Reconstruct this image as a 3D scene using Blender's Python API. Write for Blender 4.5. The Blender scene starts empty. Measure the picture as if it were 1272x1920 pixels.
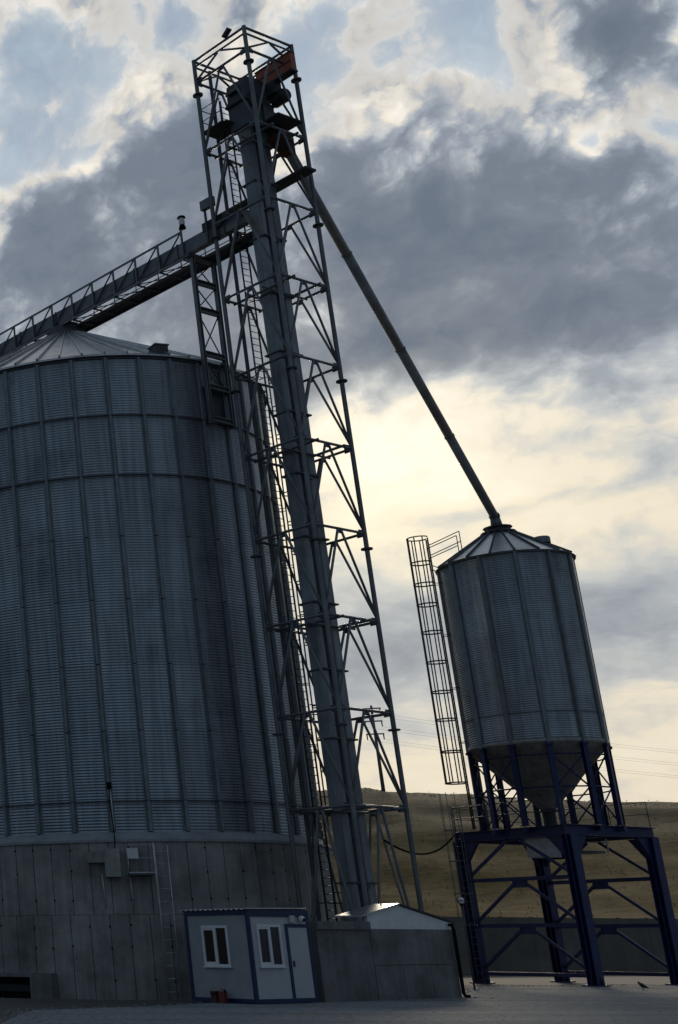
import bpy, math, random
from mathutils import Vector, Matrix
R = math.radians
random.seed(7)
sc = bpy.context.scene
col = sc.collection

# ------------------------------------------------------------------ camera
CAM_Z, PITCH, FPX = 1.64, 0.2995, 2626.3
cam = bpy.data.cameras.new('camera'); co = bpy.data.objects.new('camera', cam); col.objects.link(co)
co.location = (0, 0, CAM_Z); co.rotation_euler = (math.pi / 2 + PITCH, 0, 0)
cam.sensor_fit = 'VERTICAL'; cam.sensor_height = 36.0; cam.lens = FPX / 1920 * 36.0
cam.shift_x = 1240.0 / 1920; cam.shift_y = 0.0
cam.clip_start = 0.1; cam.clip_end = 6000
sc.camera = co
sc.render.resolution_x, sc.render.resolution_y = 678, 1024
sc.view_settings.view_transform = 'Standard'
sc.view_settings.look = 'None'
sc.view_settings.exposure = 0.0
sc.view_settings.gamma = 1.0

# ------------------------------------------------------------------ world: clear sky + clouds
SUN_AZ, SUN_EL = 26.5, 17.5
world = bpy.data.worlds.new('World'); sc.world = world; world.use_nodes = True
wt = world.node_tree; wt.nodes.clear()
def WN(t, **k):
    n = wt.nodes.new(t)
    for a, b in k.items(): setattr(n, a, b)
    return n
def wl(a, b): wt.links.new(a, b)
def wm(op, a, b=None, c=None, clamp=False):
    n = WN('ShaderNodeMath', operation=op, use_clamp=clamp)
    for i, v in enumerate((a, b, c)):
        if v is None: continue
        if isinstance(v, (int, float)): n.inputs[i].default_value = v
        else: wl(v, n.inputs[i])
    return n.outputs[0]
def wnoise(vec, scale, detail=6, rough=0.55, dist=0.0):
    n = WN('ShaderNodeTexNoise'); n.noise_dimensions = '3D'
    n.inputs['Scale'].default_value = scale; n.inputs['Detail'].default_value = detail
    n.inputs['Roughness'].default_value = rough; n.inputs['Distortion'].default_value = dist
    wl(vec, n.inputs['Vector']); return n
def wramp(fac, stops, interp='LINEAR'):
    n = WN('ShaderNodeValToRGB'); cr = n.color_ramp; cr.interpolation = interp
    while len(cr.elements) > 1: cr.elements.remove(cr.elements[0])
    cr.elements[0].position = stops[0][0]; cr.elements[0].color = (*stops[0][1], 1)
    for p, c in stops[1:]:
        e = cr.elements.new(p); e.color = (*c, 1)
    wl(fac, n.inputs['Fac']); return n.outputs['Color']
def wmix(fac, a, b, typ='MIX'):
    n = WN('ShaderNodeMix', data_type='RGBA', blend_type=typ)
    for i, v in ((0, fac), (6, a), (7, b)):
        if isinstance(v, (int, float)): n.inputs[i].default_value = v
        elif isinstance(v, tuple): n.inputs[i].default_value = (*v, 1)
        else: wl(v, n.inputs[i])
    return n.outputs[2]
tc = WN('ShaderNodeTexCoord'); sep = WN('ShaderNodeSeparateXYZ'); wl(tc.outputs['Generated'], sep.inputs[0])
dx, dy, dz = sep.outputs
az = wm('MULTIPLY', wm('ARCTAN2', dx, dy), 180 / math.pi)
el = wm('MULTIPLY', wm('ARCSINE', dz), 180 / math.pi)
# cloud coordinates: azimuth / elevation in units of 10 degrees, flattened towards the horizon
cv = WN('ShaderNodeCombineXYZ')
wl(wm('MULTIPLY', az, 0.1), cv.inputs[0])
wl(wm('MULTIPLY', wm('LOGARITHM', wm('ADD', wm('MAXIMUM', el, -5.0), 12.0), 2.718), 4.6), cv.inputs[1])
def wvec(op, a, b=None, c=None, scale=None):
    n = WN('ShaderNodeVectorMath', operation=op)
    for i, v in enumerate((a, b, c)):
        if v is None: continue
        if isinstance(v, tuple): n.inputs[i].default_value = v
        else: wl(v, n.inputs[i])
    if scale is not None: n.inputs['Scale'].default_value = scale
    return n.outputs['Value'] if op == 'DOT_PRODUCT' else n.outputs[0]
warp = wnoise(cv.outputs[0], 1.6, 3, 0.6)
wsub = wvec('SUBTRACT', warp.outputs['Color'], (.5, .5, .5))
wad = wvec('ADD', cv.outputs[0], wvec('SCALE', wsub, scale=0.26))
n1 = wnoise(wad, 2.3, 6, 0.60)
n2 = wnoise(wad, 7.5, 4, 0.62)
# warped azimuth / elevation for the large cloud masses
ae = WN('ShaderNodeCombineXYZ'); wl(az, ae.inputs[0]); wl(el, ae.inputs[1])
aew = wvec('ADD', ae.outputs[0], wvec('MULTIPLY', wsub, (5.0, 4.0, 0.0)))
CLOUDS = [  # azimuth, elevation, half widths (degrees), thickness (+ thick and dark, - gap)
    (29.07, 32.86, 16.01, 3.98, -0.14), (19.05, 22.93, 5.32, 1.83, 0.2), (24.04, 21.22, 2.88, 1.58, 0.2), (27.2, 21.31, 2.38, 0.96, 0.12), (21.93, 20.5, 3.92, 1.21, 0.12),
    (30.1, 25.22, 3.0, 2.75, 0.32), (32.72, 25.37, 3.65, 2.15, 0.3), (35.55, 22.79, 3.66, 1.93, 0.34), (37.2, 20.35, 2.63, 1.73, 0.22), (28.85, 22.18, 3.02, 1.7, 0.3),
    (32.99, 20.95, 3.99, 1.46, 0.26), (27.97, 27.62, 1.33, 1.3, 0.16), (23.43, 30.49, 1.87, 1.51, 0.22), (21.16, 28.13, 3.94, 1.95, 0.22), (16.94, 28.13, 2.64, 1.6, 0.22),
    (21.53, 25.86, 3.87, 1.78, 0.2), (16.94, 25.87, 3.25, 1.62, 0.15), (15.24, 24.4, 3.28, 1.24, 0.12), (23.79, 23.88, 2.36, 1.77, 0.22), (20.3, 31.83, 1.96, 0.76, 0.08),
    (38.68, 29.81, 1.52, 1.14, 0.42), (39.53, 28.28, 0.89, 0.98, 0.22), (15.72, 34.46, 2.14, 1.53, -0.288), (16.58, 31.4, 2.6, 1.24, -0.336), (18.52, 30.23, 1.78, 0.68, -0.24),
    (28.29, 31.93, 2.0, 1.23, -0.312), (33.52, 31.0, 1.11, 1.28, -0.36), (34.44, 28.72, 1.16, 0.8, -0.168), (38.85, 26.47, 0.86, 1.14, -0.288), (22.82, 34.64, 0.87, 1.05, -0.24),
    (28.85, 29.91, 0.88, 1.04, -0.144), (36.39, 26.63, 0.64, 0.39, -0.24), (14.38, 27.6, 0.68, 0.61, -0.35), (14.82, 30.01, 0.79, 1.38, -0.264), (35.75, 17.74, 2.53, 0.89, 0.11),
    (35.9, 15.14, 2.06, 0.8, 0.12), (30.3, 15.22, 2.17, 0.41, 0.1), (34.9, 10.38, 3.03, 2.3, 0.17), (32.1, 11.64, 6.26, 2.2, 0.04), (27.89, 10.78, 3.36, 2.68, 0.16),
    (31.78, 9.63, 2.34, 2.01, 0.1), (24.16, 9.93, 2.87, 2.36, 0.12), (27.82, 17.84, 2.13, 1.35, -0.1), (31.24, 16.71, 3.26, 2.24, -0.07),
]
D = 0.0
for a_, e_, sa, se, w_ in CLOUDS:
    q = wvec('MULTIPLY_ADD', aew, (1 / sa, 1 / se, 0.0), (-a_ / sa, -e_ / se, 0.0))
    D = wm('MULTIPLY_ADD', wm('POWER', .3679, wvec('DOT_PRODUCT', q, q)), w_, D)
vo = WN('ShaderNodeTexVoronoi'); vo.feature = 'F1'; vo.voronoi_dimensions = '2D'; wl(wvec('ADD', wad, wvec('SCALE', wvec('SUBTRACT', n2.outputs['Color'], (.5, .5, .5)), scale=.16)), vo.inputs['Vector'])
vo.inputs['Scale'].default_value = 3.1; vo.inputs['Detail'].default_value = 2.0; vo.inputs['Roughness'].default_value = .62; vo.inputs['Lacunarity'].default_value = 2.3
puff = vo.outputs['Distance']
nz = wm('ADD', wm('MULTIPLY', wm('SUBTRACT', n1.outputs['Fac'], .5), 1.05), wm('MULTIPLY', wm('SUBTRACT', n2.outputs['Fac'], .5), .26))
nz = wm('ADD', nz, wm('MULTIPLY', wm('SUBTRACT', .60, puff), -.22))
calm = wm('MULTIPLY_ADD', wm('MULTIPLY', wm('SUBTRACT', el, 15.0), 1 / 11.0, clamp=True), .74, .26)
# away from the low sun the deck is a closed, thick one
sd = (math.sin(R(SUN_AZ)) * math.cos(R(SUN_EL)), math.cos(R(SUN_AZ)) * math.cos(R(SUN_EL)), math.sin(R(SUN_EL)))
sang = wm('MULTIPLY', wm('ARCCOSINE', wm('MINIMUM', wvec('DOT_PRODUCT', tc.outputs['Generated'], sd), 1.0)), 180 / math.pi)
far = wm('MULTIPLY', wm('SUBTRACT', sang, 24.0), 1 / 30.0, clamp=True)
dens = wm('ADD', wm('MULTIPLY_ADD', nz, calm, D), wm('MULTIPLY_ADD', far, .45, .375), clamp=True)
GLOW = wm('POWER', .3679, wm('MULTIPLY', wm('MULTIPLY', sang, sang), 1 / (2 * 5.0 ** 2)))
lit = wramp(dens, [(0.0, (.50, .62, .67)), (.20, (.66, .71, .72)), (.28, (.87, .835, .77)), (.40, (.80, .745, .66)), (.48, (.54, .565, .59)), (.56, (.37, .41, .46)), (.64, (.255, .292, .345)), (.74, (.194, .229, .284)), (.87, (.164, .198, .252)), (1.0, (.150, .183, .236))])
cover = wramp(dens, [(0.0, (.45,) * 3), (.12, (.50,) * 3), (.26, (.92,) * 3), (.33, (1,) * 3), (1, (1,) * 3)])
sky = WN('ShaderNodeTexSky', sky_type='NISHITA'); sky.sun_disc = False
sky.sun_elevation = R(SUN_EL); sky.sun_rotation = R(SUN_AZ); sky.air_density = 1.0; sky.dust_density = .6; sky.ozone_density = 2.5
SKY_STRENGTH = 0.085
clear = wmix(1.0, sky.outputs['Color'], (SKY_STRENGTH,) * 3, 'MULTIPLY')
glowc = wmix(wm('MULTIPLY', GLOW, wm('SUBTRACT', 1.0, dens)), (0, 0, 0), (.36, .30, .17))
shade = wramp(puff, [(.25, (1.12, 1.10, 1.07)), (.50, (1.0, 1.0, 1.0)), (.72, (.88, .90, .93)), (.95, (.76, .79, .84))])
upper = wm('MULTIPLY', wm('MULTIPLY', wm('SUBTRACT', el, 19.0), 1 / 6.0, clamp=True), wm('MULTIPLY_ADD', dens, -4.0, 3.2, clamp=True))
lits = wmix(1.0, wmix(upper, lit, wmix(1.0, lit, shade, 'MULTIPLY')), wmix(far, (1, 1, 1), (.74, .84, .90)), 'MULTIPLY')
warm = wm('MULTIPLY', wm('MULTIPLY', wm('SUBTRACT', 21.0, el), 1 / 6.0, clamp=True), wm('MULTIPLY_ADD', dens, -5.0, 3.0, clamp=True))
litw = wmix(1.0, lits, wmix(warm, (1, 1, 1), (1.05, 1.02, .92)), 'MULTIPLY')
litg = wmix(1.0, litw, glowc, 'ADD')
# warm haze along the horizon
hz = wm('POWER', .3679, wm('MULTIPLY', wm('MAXIMUM', el, 0.0), 1 / 3.8))
hazec = wmix(wm('MULTIPLY', wm('SUBTRACT', sang, 10.0), 1 / 60.0, clamp=True), (.86, .70, .49), (.09, .125, .17))
cl = wmix(cover, clear, litg)
allsky = wmix(wm('MULTIPLY', hz, .85), cl, hazec)
bg = WN('ShaderNodeBackground'); wl(allsky, bg.inputs['Color']); bg.inputs['Strength'].default_value = 1.0
wo = WN('ShaderNodeOutputWorld'); wl(bg.outputs[0], wo.inputs['Surface'])
world.cycles.sampling_method = 'MANUAL'; world.cycles.sample_map_resolution = 256

# ------------------------------------------------------------------ sun (low, behind the cloud in front of the camera)
sl = bpy.data.lights.new('sun', 'SUN'); sl.energy = 1.3; sl.angle = R(10); sl.color = (1.0, .86, .66)
so = bpy.data.objects.new('sun', sl); col.objects.link(so)
so.rotation_euler = Vector(sd).to_track_quat('Z', 'Y').to_euler(); so.location = (40, 80, 60)

# ------------------------------------------------------------------ materials
def mat(name, base, rough=.6, metal=0.0, var=.25, scale=3.0, bump=0.0, bscale=40.0, rand=0.0, streak=0.0, coord='Object', spec=.5, second=None, sfac=.5, sscale=1.0, stretch=None):
    m = bpy.data.materials.new(name); m.use_nodes = True; t = m.node_tree; N_ = t.nodes; L_ = t.links
    b = N_['Principled BSDF']; b.inputs['Roughness'].default_value = rough; b.inputs['Metallic'].default_value = metal
    b.inputs['Specular IOR Level'].default_value = spec
    tcn = N_.new('ShaderNodeTexCoord'); geo = N_.new('ShaderNodeNewGeometry')
    vec = geo.outputs['Position'] if coord == 'World' else tcn.outputs['Object']
    ns = N_.new('ShaderNodeTexNoise'); ns.inputs['Scale'].default_value = scale; ns.inputs['Detail'].default_value = 8; ns.inputs['Roughness'].default_value = .62
    L_.new(vec, ns.inputs['Vector'])
    mr = N_.new('ShaderNodeMapRange'); mr.inputs['From Min'].default_value = .3; mr.inputs['From Max'].default_value = .7
    mr.inputs['To Min'].default_value = 1 - var; mr.inputs['To Max'].default_value = 1 + var
    L_.new(ns.outputs['Fac'], mr.inputs['Value'])
    val = mr.outputs['Result']
    if rand:
        oi = N_.new('ShaderNodeObjectInfo'); m2 = N_.new('ShaderNodeMapRange')
        m2.inputs['To Min'].default_value = 1 - rand; m2.inputs['To Max'].default_value = 1 + rand
        L_.new(oi.outputs['Random'], m2.inputs['Value'])
        mu = N_.new('ShaderNodeMath'); mu.operation = 'MULTIPLY'; L_.new(val, mu.inputs[0]); L_.new(m2.outputs['Result'], mu.inputs[1]); val = mu.outputs[0]
    if streak:
        mp = N_.new('ShaderNodeMapping'); mp.inputs['Scale'].default_value = (6, 6, .35); L_.new(geo.outputs['Position'], mp.inputs['Vector'])
        n3 = N_.new('ShaderNodeTexNoise'); n3.inputs['Scale'].default_value = 1.0; n3.inputs['Detail'].default_value = 6; L_.new(mp.outputs[0], n3.inputs['Vector'])
        m3 = N_.new('ShaderNodeMapRange'); m3.inputs['From Min'].default_value = .32; m3.inputs['From Max'].default_value = .68
        m3.inputs['To Min'].default_value = 1 - streak; m3.inputs['To Max'].default_value = 1 + streak; L_.new(n3.outputs['Fac'], m3.inputs['Value'])
        mu = N_.new('ShaderNodeMath'); mu.operation = 'MULTIPLY'; L_.new(val, mu.inputs[0]); L_.new(m3.outputs['Result'], mu.inputs[1]); val = mu.outputs[0]
    colsock = None
    if second:
        n4 = N_.new('ShaderNodeTexNoise'); n4.inputs['Scale'].default_value = sscale; n4.inputs['Detail'].default_value = 9; n4.inputs['Roughness'].default_value = .65; 
        if stretch:
            mp4 = N_.new('ShaderNodeMapping'); mp4.inputs['Rotation'].default_value = (0, 0, R(stretch[3])); mp4.inputs['Scale'].default_value = stretch[:3]; L_.new(vec, mp4.inputs['Vector']); L_.new(mp4.outputs[0], n4.inputs['Vector'])
        else: L_.new(vec, n4.inputs['Vector'])
        m4 = N_.new('ShaderNodeMapRange'); m4.inputs['From Min'].default_value = sfac - .07; m4.inputs['From Max'].default_value = sfac + .07; L_.new(n4.outputs['Fac'], m4.inputs['Value'])
        mx = N_.new('ShaderNodeMix'); mx.data_type = 'RGBA'; L_.new(m4.outputs['Result'], mx.inputs[0]); mx.inputs[6].default_value = (*base, 1); mx.inputs[7].default_value = (*second, 1)
        colsock = mx.outputs[2]
    vm = N_.new('ShaderNodeVectorMath'); vm.operation = 'SCALE'
    if colsock: L_.new(colsock, vm.inputs[0])
    else: vm.inputs[0].default_value = base
    L_.new(val, vm.inputs['Scale']); L_.new(vm.outputs[0], b.inputs['Base Color'])
    if bump:
        nb = N_.new('ShaderNodeTexNoise'); nb.inputs['Scale'].default_value = bscale; nb.inputs['Detail'].default_value = 8; L_.new(vec, nb.inputs['Vector'])
        bp = N_.new('ShaderNodeBump'); bp.inputs['Strength'].default_value = bump; bp.inputs['Distance'].default_value = .03
        L_.new(nb.outputs['Fac'], bp.inputs['Height']); L_.new(bp.outputs[0], b.inputs['Normal'])
    return m
M = {}
M['sheet'] = mat('galvanised_sheet', (.285, .325, .355), .34, .82, .15, .55, rand=.07, streak=.20, coord='World', second=(.19, .215, .24), sfac=.62, sscale=.5)
M['stiff'] = mat('galvanised_stiffener', (.19, .21, .225), .5, .6, .2, 2.5, rand=.1, coord='World')
M['roof'] = mat('galvanised_roof', (.50, .51, .51), .36, .85, .16, 1.2, rand=.10, coord='World', second=(.36, .36, .36), sfac=.6, sscale=.7)
M['galv'] = mat('galvanised_steel', (.155, .165, .172), .5, .55, .25, 2.0, rand=.12, coord='World')
M['galvdark'] = mat('weathered_steel', (.085, .092, .10), .55, .5, .3, 2.0, rand=.12, coord='World')
M['casing'] = mat('elevator_casing', (.205, .222, .232), .45, .5, .30, .9, rand=.22, streak=.2, coord='World')
M['dark'] = mat('dark_painted_steel', (.035, .037, .04), .55, .2, .3, 3.0, coord='World')
M['grate'] = mat('dark_grating', (.05, .052, .055), .7, .3, .3, 12.0, coord='World')
M['rust'] = mat('rusty_primer', (.10, .028, .014), .7, 0, .3, 2.0, coord='World')
M['orange'] = mat('orange_paint', (.36, .075, .022), .5, 0, .3, 2.0, coord='World', second=(.20, .05, .02), sfac=.58, sscale=2.0)
M['blue'] = mat('blue_paint', (.006, .014, .082), .5, 0, .4, 2.5, coord='World', rand=.12, second=(.022, .024, .045), sfac=.62, sscale=2.2)
M['bluetrim'] = mat('blue_trim', (.003, .017, .075), .4, 0, .2, 3.0, coord='World')
M['cone'] = mat('hopper_steel', (.27, .265, .25), .45, .55, .25, 1.4, streak=.2, coord='World')
M['pipe'] = mat('spout_pipe', (.24, .245, .25), .6, .1, .3, 1.2, coord='World', second=(.20, .203, .205), sfac=.56, sscale=.8)
M['concrete'] = mat('concrete', (.265, .26, .243), .88, 0, .36, .7, bump=.5, bscale=14, rand=.08, streak=.14, coord='World', second=(.19, .186, .172), sfac=.56, sscale=.55)
M['concretecap'] = mat('pale_concrete', (.26, .275, .285), .85, 0, .22, 2.0, bump=.4, bscale=25, coord='World')
M['pit'] = mat('pit_concrete', (.17, .17, .165), .88, 0, .28, .9, bump=.5, bscale=14, streak=.12, coord='World', second=(.125, .124, .118), sfac=.52, sscale=.8)
M['cabin'] = mat('cabin_panel_shaded', (.30, .307, .315), .5, 0, .12, 2.0, bump=.12, bscale=60, coord='World')  # darker copy of the panel colour, painting in the shaded face
M['cabin_lit'] = mat('cabin_panel_lit', (.47, .48, .495), .45, 0, .08, 2.0, bump=.1, bscale=60, coord='World')  # paler copy of the panel colour, painting in the lighter-lit door face
M['pvc'] = mat('white_plastic', (.72, .72, .72), .35, 0, .06, 4.0, coord='World')
M['white'] = mat('white_paint', (.70, .70, .69), .6, 0, .1, 3.0, bump=.2, bscale=30, coord='World')
M['glass'] = mat('window_glass', (.014, .015, .017), .12, 0, .1, 2.0, coord='World', spec=.6)
M['rail'] = mat('pale_rail', (.52, .53, .53), .45, .4, .2, 3.0, coord='World')
M['black'] = mat('black_rubber', (.012, .012, .013), .9, 0, .2, 5.0, coord='World', spec=0.0)
M['red'] = mat('red_plastic', (.16, .02, .018), .4, 0, .15, 6.0, coord='World')
M['brown'] = mat('brown_card', (.10, .065, .04), .8, 0, .25, 6.0, coord='World')
M['wall'] = mat('perimeter_concrete', (.135, .127, .102), .9, 0, .25, .6, bump=.3, bscale=6, rand=.10, coord='World')
M['yard'] = mat('yard_concrete', (.235, .24, .245), .95, 0, .5, 5.0, bump=1.0, bscale=12, coord='World', second=(.165, .168, .172), sfac=.52, sscale=.30, spec=.15, stretch=(.22, 1.6, 1, -24))
M['ground'] = mat('dark_earth', (.055, .052, .048), .9, 0, .35, .5, bump=.8, bscale=6, coord='World')
M['globe'] = mat('lamp_globe', (.75, .74, .70), .25, 0, .05, 3, coord='World')
M['wood'] = mat('pole_grey', (.16, .15, .14), .8, 0, .25, 2, coord='World')
M['feather'] = mat('dark_feathers', (.02, .02, .022), .6, 0, .2, 30, coord='World')

# ------------------------------------------------------------------ mesh helpers
class MB:
    def __init__(s): s.v = []; s.f = []
    def add(s, vs, fs):
        n = len(s.v); s.v += [tuple(v) for v in vs]; s.f += [tuple(i + n for i in f) for f in fs]; return s
    def obox(s, c, ax, ay, az_, hx, hy, hz):
        c = Vector(c); X, Y, Z = Vector(ax) * hx, Vector(ay) * hy, Vector(az_) * hz
        vs = [c + a * X + b * Y + d * Z for d in (-1, 1) for a, b in ((-1, -1), (1, -1), (1, 1), (-1, 1))]
        return s.add(vs, [(3, 2, 1, 0), (4, 5, 6, 7), (0, 1, 5, 4), (1, 2, 6, 5), (2, 3, 7, 6), (3, 0, 4, 7)])
    def box(s, x0, x1, y0, y1, z0, z1):
        return s.obox(((x0 + x1) / 2, (y0 + y1) / 2, (z0 + z1) / 2), (1, 0, 0), (0, 1, 0), (0, 0, 1), abs(x1 - x0) / 2, abs(y1 - y0) / 2, abs(z1 - z0) / 2)
    def bar(s, p, q, w, h, up=(0, 0, 1)):
        p, q = Vector(p), Vector(q); d = q - p; L = d.length; d.normalize(); up = Vector(up)
        if abs(d.dot(up)) > .98: up = Vector((E1.x, E1.y, 0))
        x = d.cross(up).normalized(); z = x.cross(d)
        return s.obox((p + q) / 2, x, d, z, w / 2, L / 2, h / 2)
    def tube(s, p, q, r, n=8, r2=None, cap=True):
        p, q = Vector(p), Vector(q); d = (q - p).normalized(); r2 = r if r2 is None else r2
        a = d.orthogonal().normalized(); b = d.cross(a)
        vs = [p + (a * math.cos(t) + b * math.sin(t)) * r for t in [2 * math.pi * i / n for i in range(n)]]
        vs += [q + (a * math.cos(t) + b * math.sin(t)) * r2 for t in [2 * math.pi * i / n for i in range(n)]]
        fs = [(i, (i + 1) % n, n + (i + 1) % n, n + i) for i in range(n)]
        if cap: fs += [tuple(range(n - 1, -1, -1)), tuple(range(n, 2 * n))]
        return s.add(vs, fs)
    def path(s, pts, r, n=6):
        pts = [Vector(p) for p in pts]; rings = []
        for i, p in enumerate(pts):
            d = (pts[min(i + 1, len(pts) - 1)] - pts[max(i - 1, 0)]).normalized()
            a = d.cross(Vector((0, 0, 1)));
            if a.length < .05: a = d.cross(Vector((1, 0, 0)))
            a.normalize(); b = d.cross(a)
            rings.append([p + (a * math.cos(t) + b * math.sin(t)) * r for t in [2 * math.pi * k / n for k in range(n)]])
        vs = [v for g in rings for v in g]; fs = []
        for i in range(len(pts) - 1):
            fs += [(i * n + k, i * n + (k + 1) % n, (i + 1) * n + (k + 1) % n, (i + 1) * n + k) for k in range(n)]
        return s.add(vs, fs)
    def lathe(s, prof, n=48, c=(0, 0), a0=0., a1=2 * math.pi, flip=False):
        full = abs(a1 - a0 - 2 * math.pi) < 1e-6; m = n if full else n + 1; k = len(prof); vs = []
        for i in range(m):
            t = a0 + (a1 - a0) * i / n
            vs += [(c[0] + r * math.cos(t), c[1] + r * math.sin(t), z) for r, z in prof]
        fs = []
        for i in range(n):
            j = (i + 1) % m
            for q in range(k - 1):
                fs.append((i * k + q, j * k + q, j * k + q + 1, i * k + q + 1))
        return s.add(vs, fs)
    def prism(s, poly, off):
        off = Vector(off); n = len(poly); vs = [Vector(p) for p in poly] + [Vector(p) + off for p in poly]
        return s.add(vs, [tuple(range(n - 1, -1, -1)), tuple(range(n, 2 * n))] + [(i, (i + 1) % n, n + (i + 1) % n, n + i) for i in range(n)])
    def mesh(s, name, m, smooth=False, org=(0, 0, 0)):
        me = bpy.data.meshes.new(name); o = Vector(org)
        me.from_pydata([tuple(Vector(v) - o) for v in s.v], [], s.f); me.validate(); me.update()
        me.materials.append(M[m])
        if smooth:
            for p in me.polygons: p.use_smooth = True
        return me
    def build(s, name, m, parent=None, smooth=False, kind=None):
        """world coordinate mesh -> object; parent is an unrotated empty or a child of one"""
        org = Vector((0, 0, 0)); p = parent
        while p is not None: org += p.location; p = p.parent
        o = bpy.data.objects.new(name, s.mesh(name, m, smooth, org)); col.objects.link(o); o.parent = parent
        if kind: o['kind'] = kind
        return o
def inst(name, me, parent, loc=(0, 0, 0), rz=0., rot=None):
    o = bpy.data.objects.new(name, me); col.objects.link(o); o.parent = parent; o.location = loc
    o.rotation_euler = rot if rot else (0, 0, rz); return o
def thing(name, label, cat, loc, group=None):
    o = bpy.data.objects.new(name, None); col.objects.link(o); o.empty_display_size = .3
    o.location = loc; o['label'] = label; o['category'] = cat
    if group: o['group'] = group
    return o
def tag(o, label, cat, group=None):
    o['label'] = label; o['category'] = cat
    if group: o['group'] = group
    return o
def seg_mesh(name, m, r, n=8):
    """unit tube along z, shared by all members of one radius"""
    return MB().tube((0, 0, 0), (0, 0, 1), r, n).mesh(name, m, True)
SEG = {}
def member(name, parent, p, q, r, m='galv'):
    """a straight round member as its own object sharing one unit mesh, scaled to length"""
    key = (round(r, 4), m)
    if key not in SEG: SEG[key] = seg_mesh('tube_%s' % m, m, r)
    org = Vector((0, 0, 0)); a = parent
    while a is not None: org += a.location; a = a.parent
    p, q = Vector(p), Vector(q); d = q - p
    o = bpy.data.objects.new(name, SEG[key]); col.objects.link(o); o.parent = parent
    o.location = p - org; o.rotation_euler = d.to_track_quat('Z', 'Y').to_euler(); o.scale = (1, 1, d.length)
    return o

# ------------------------------------------------------------------ site frames
H = 3.25
TN = Vector((22.398, 47.293)); PSI = .4775
E1 = Vector((math.cos(PSI), math.sin(PSI))); E2 = Vector((-math.sin(PSI), math.cos(PSI)))
WA, WB, Z0 = 2.568, 2.694, 6.066
def T(o, e, z):
    p = TN + E1 * o + E2 * e
    return Vector((p.x, p.y, z))
E1v, E2v, ZV = Vector((E1.x, E1.y, 0)), Vector((E2.x, E2.y, 0)), Vector((0, 0, 1))
SX, SY, SR = 17.544, 58.110, 7.745                 # large silo
SZE, SZB = 23.61, 5.435
BX, BY, BR = 38.814, 63.59, 2.743                # hopper bin
BZE, BZB = 18.67, 10.20
def sp(r, deg, z): return Vector((SX + r * math.cos(R(deg)), SY + r * math.sin(R(deg)), z))
def bp(r, deg, z): return Vector((BX + r * math.cos(R(deg)), BY + r * math.sin(R(deg)), z))

# ------------------------------------------------------------------ ground, yard, hill
def smooth(t): t = max(0., min(1., t)); return t * t * (3 - 2 * t)
def gz(x, y):
    d = math.hypot(x - SX, y - SY)
    return -.26 * (1 - smooth((d - 9.3) / 3.2))
g = MB()
xs = [-900, -300, -100, -40] + [-20 + i for i in range(0, 81)] + [80, 130, 300, 900]
ys = [-300, -60, 0, 15] + [25 + i for i in range(0, 61)] + [100, 130, 200, 600, 1500]
g.add([(x, y, gz(x, y) - .004) for y in ys for x in xs], [(j * len(xs) + i, j * len(xs) + i + 1, (j + 1) * len(xs) + i + 1, (j + 1) * len(xs) + i) for j in range(len(ys) - 1) for i in range(len(xs) - 1)])
o = g.build('ground', 'ground', None, True); o['kind'] = 'structure'
# concrete yard: strips from the camera to an irregular far edge
edge = [(-40, 22), (2, 26), (6.2, 30.5), (7.4, 33.4), (8.4, 36.6), (9.3, 38.7), (13.6, 41.6), (18.5, 46.2), (22.0, 48.5), (27.6, 53.2), (30.5, 57.5), (33.0, 61.2), (37.2, 61.6), (42.4, 62.9), (50, 65.5), (70, 71), (120, 80)]
g = MB(); cols_ = []
for i in range(len(edge) - 1):
    for k in range(4): a = k / 4; cols_.append((edge[i][0] + (edge[i + 1][0] - edge[i][0]) * a, edge[i][1] + (edge[i + 1][1] - edge[i][1]) * a + random.uniform(-.12, .12)))
cols_.append(edge[-1])
rows_ = 40
for x, y in cols_:
    for k in range(rows_ + 1):
        t = k / rows_; yy = -40 + (y + 40) * (1 - (1 - t) ** 1.8); xx = x
        g.v.append((xx, yy, gz(xx, yy) + .004))
for i in range(len(cols_) - 1):
    for k in range(rows_):
        a = i * (rows_ + 1) + k; g.f.append((a, a + rows_ + 1, a + rows_ + 2, a + 1))
o = g.build('yard_pavement', 'yard', None, True); o['kind'] = 'structure'

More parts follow.
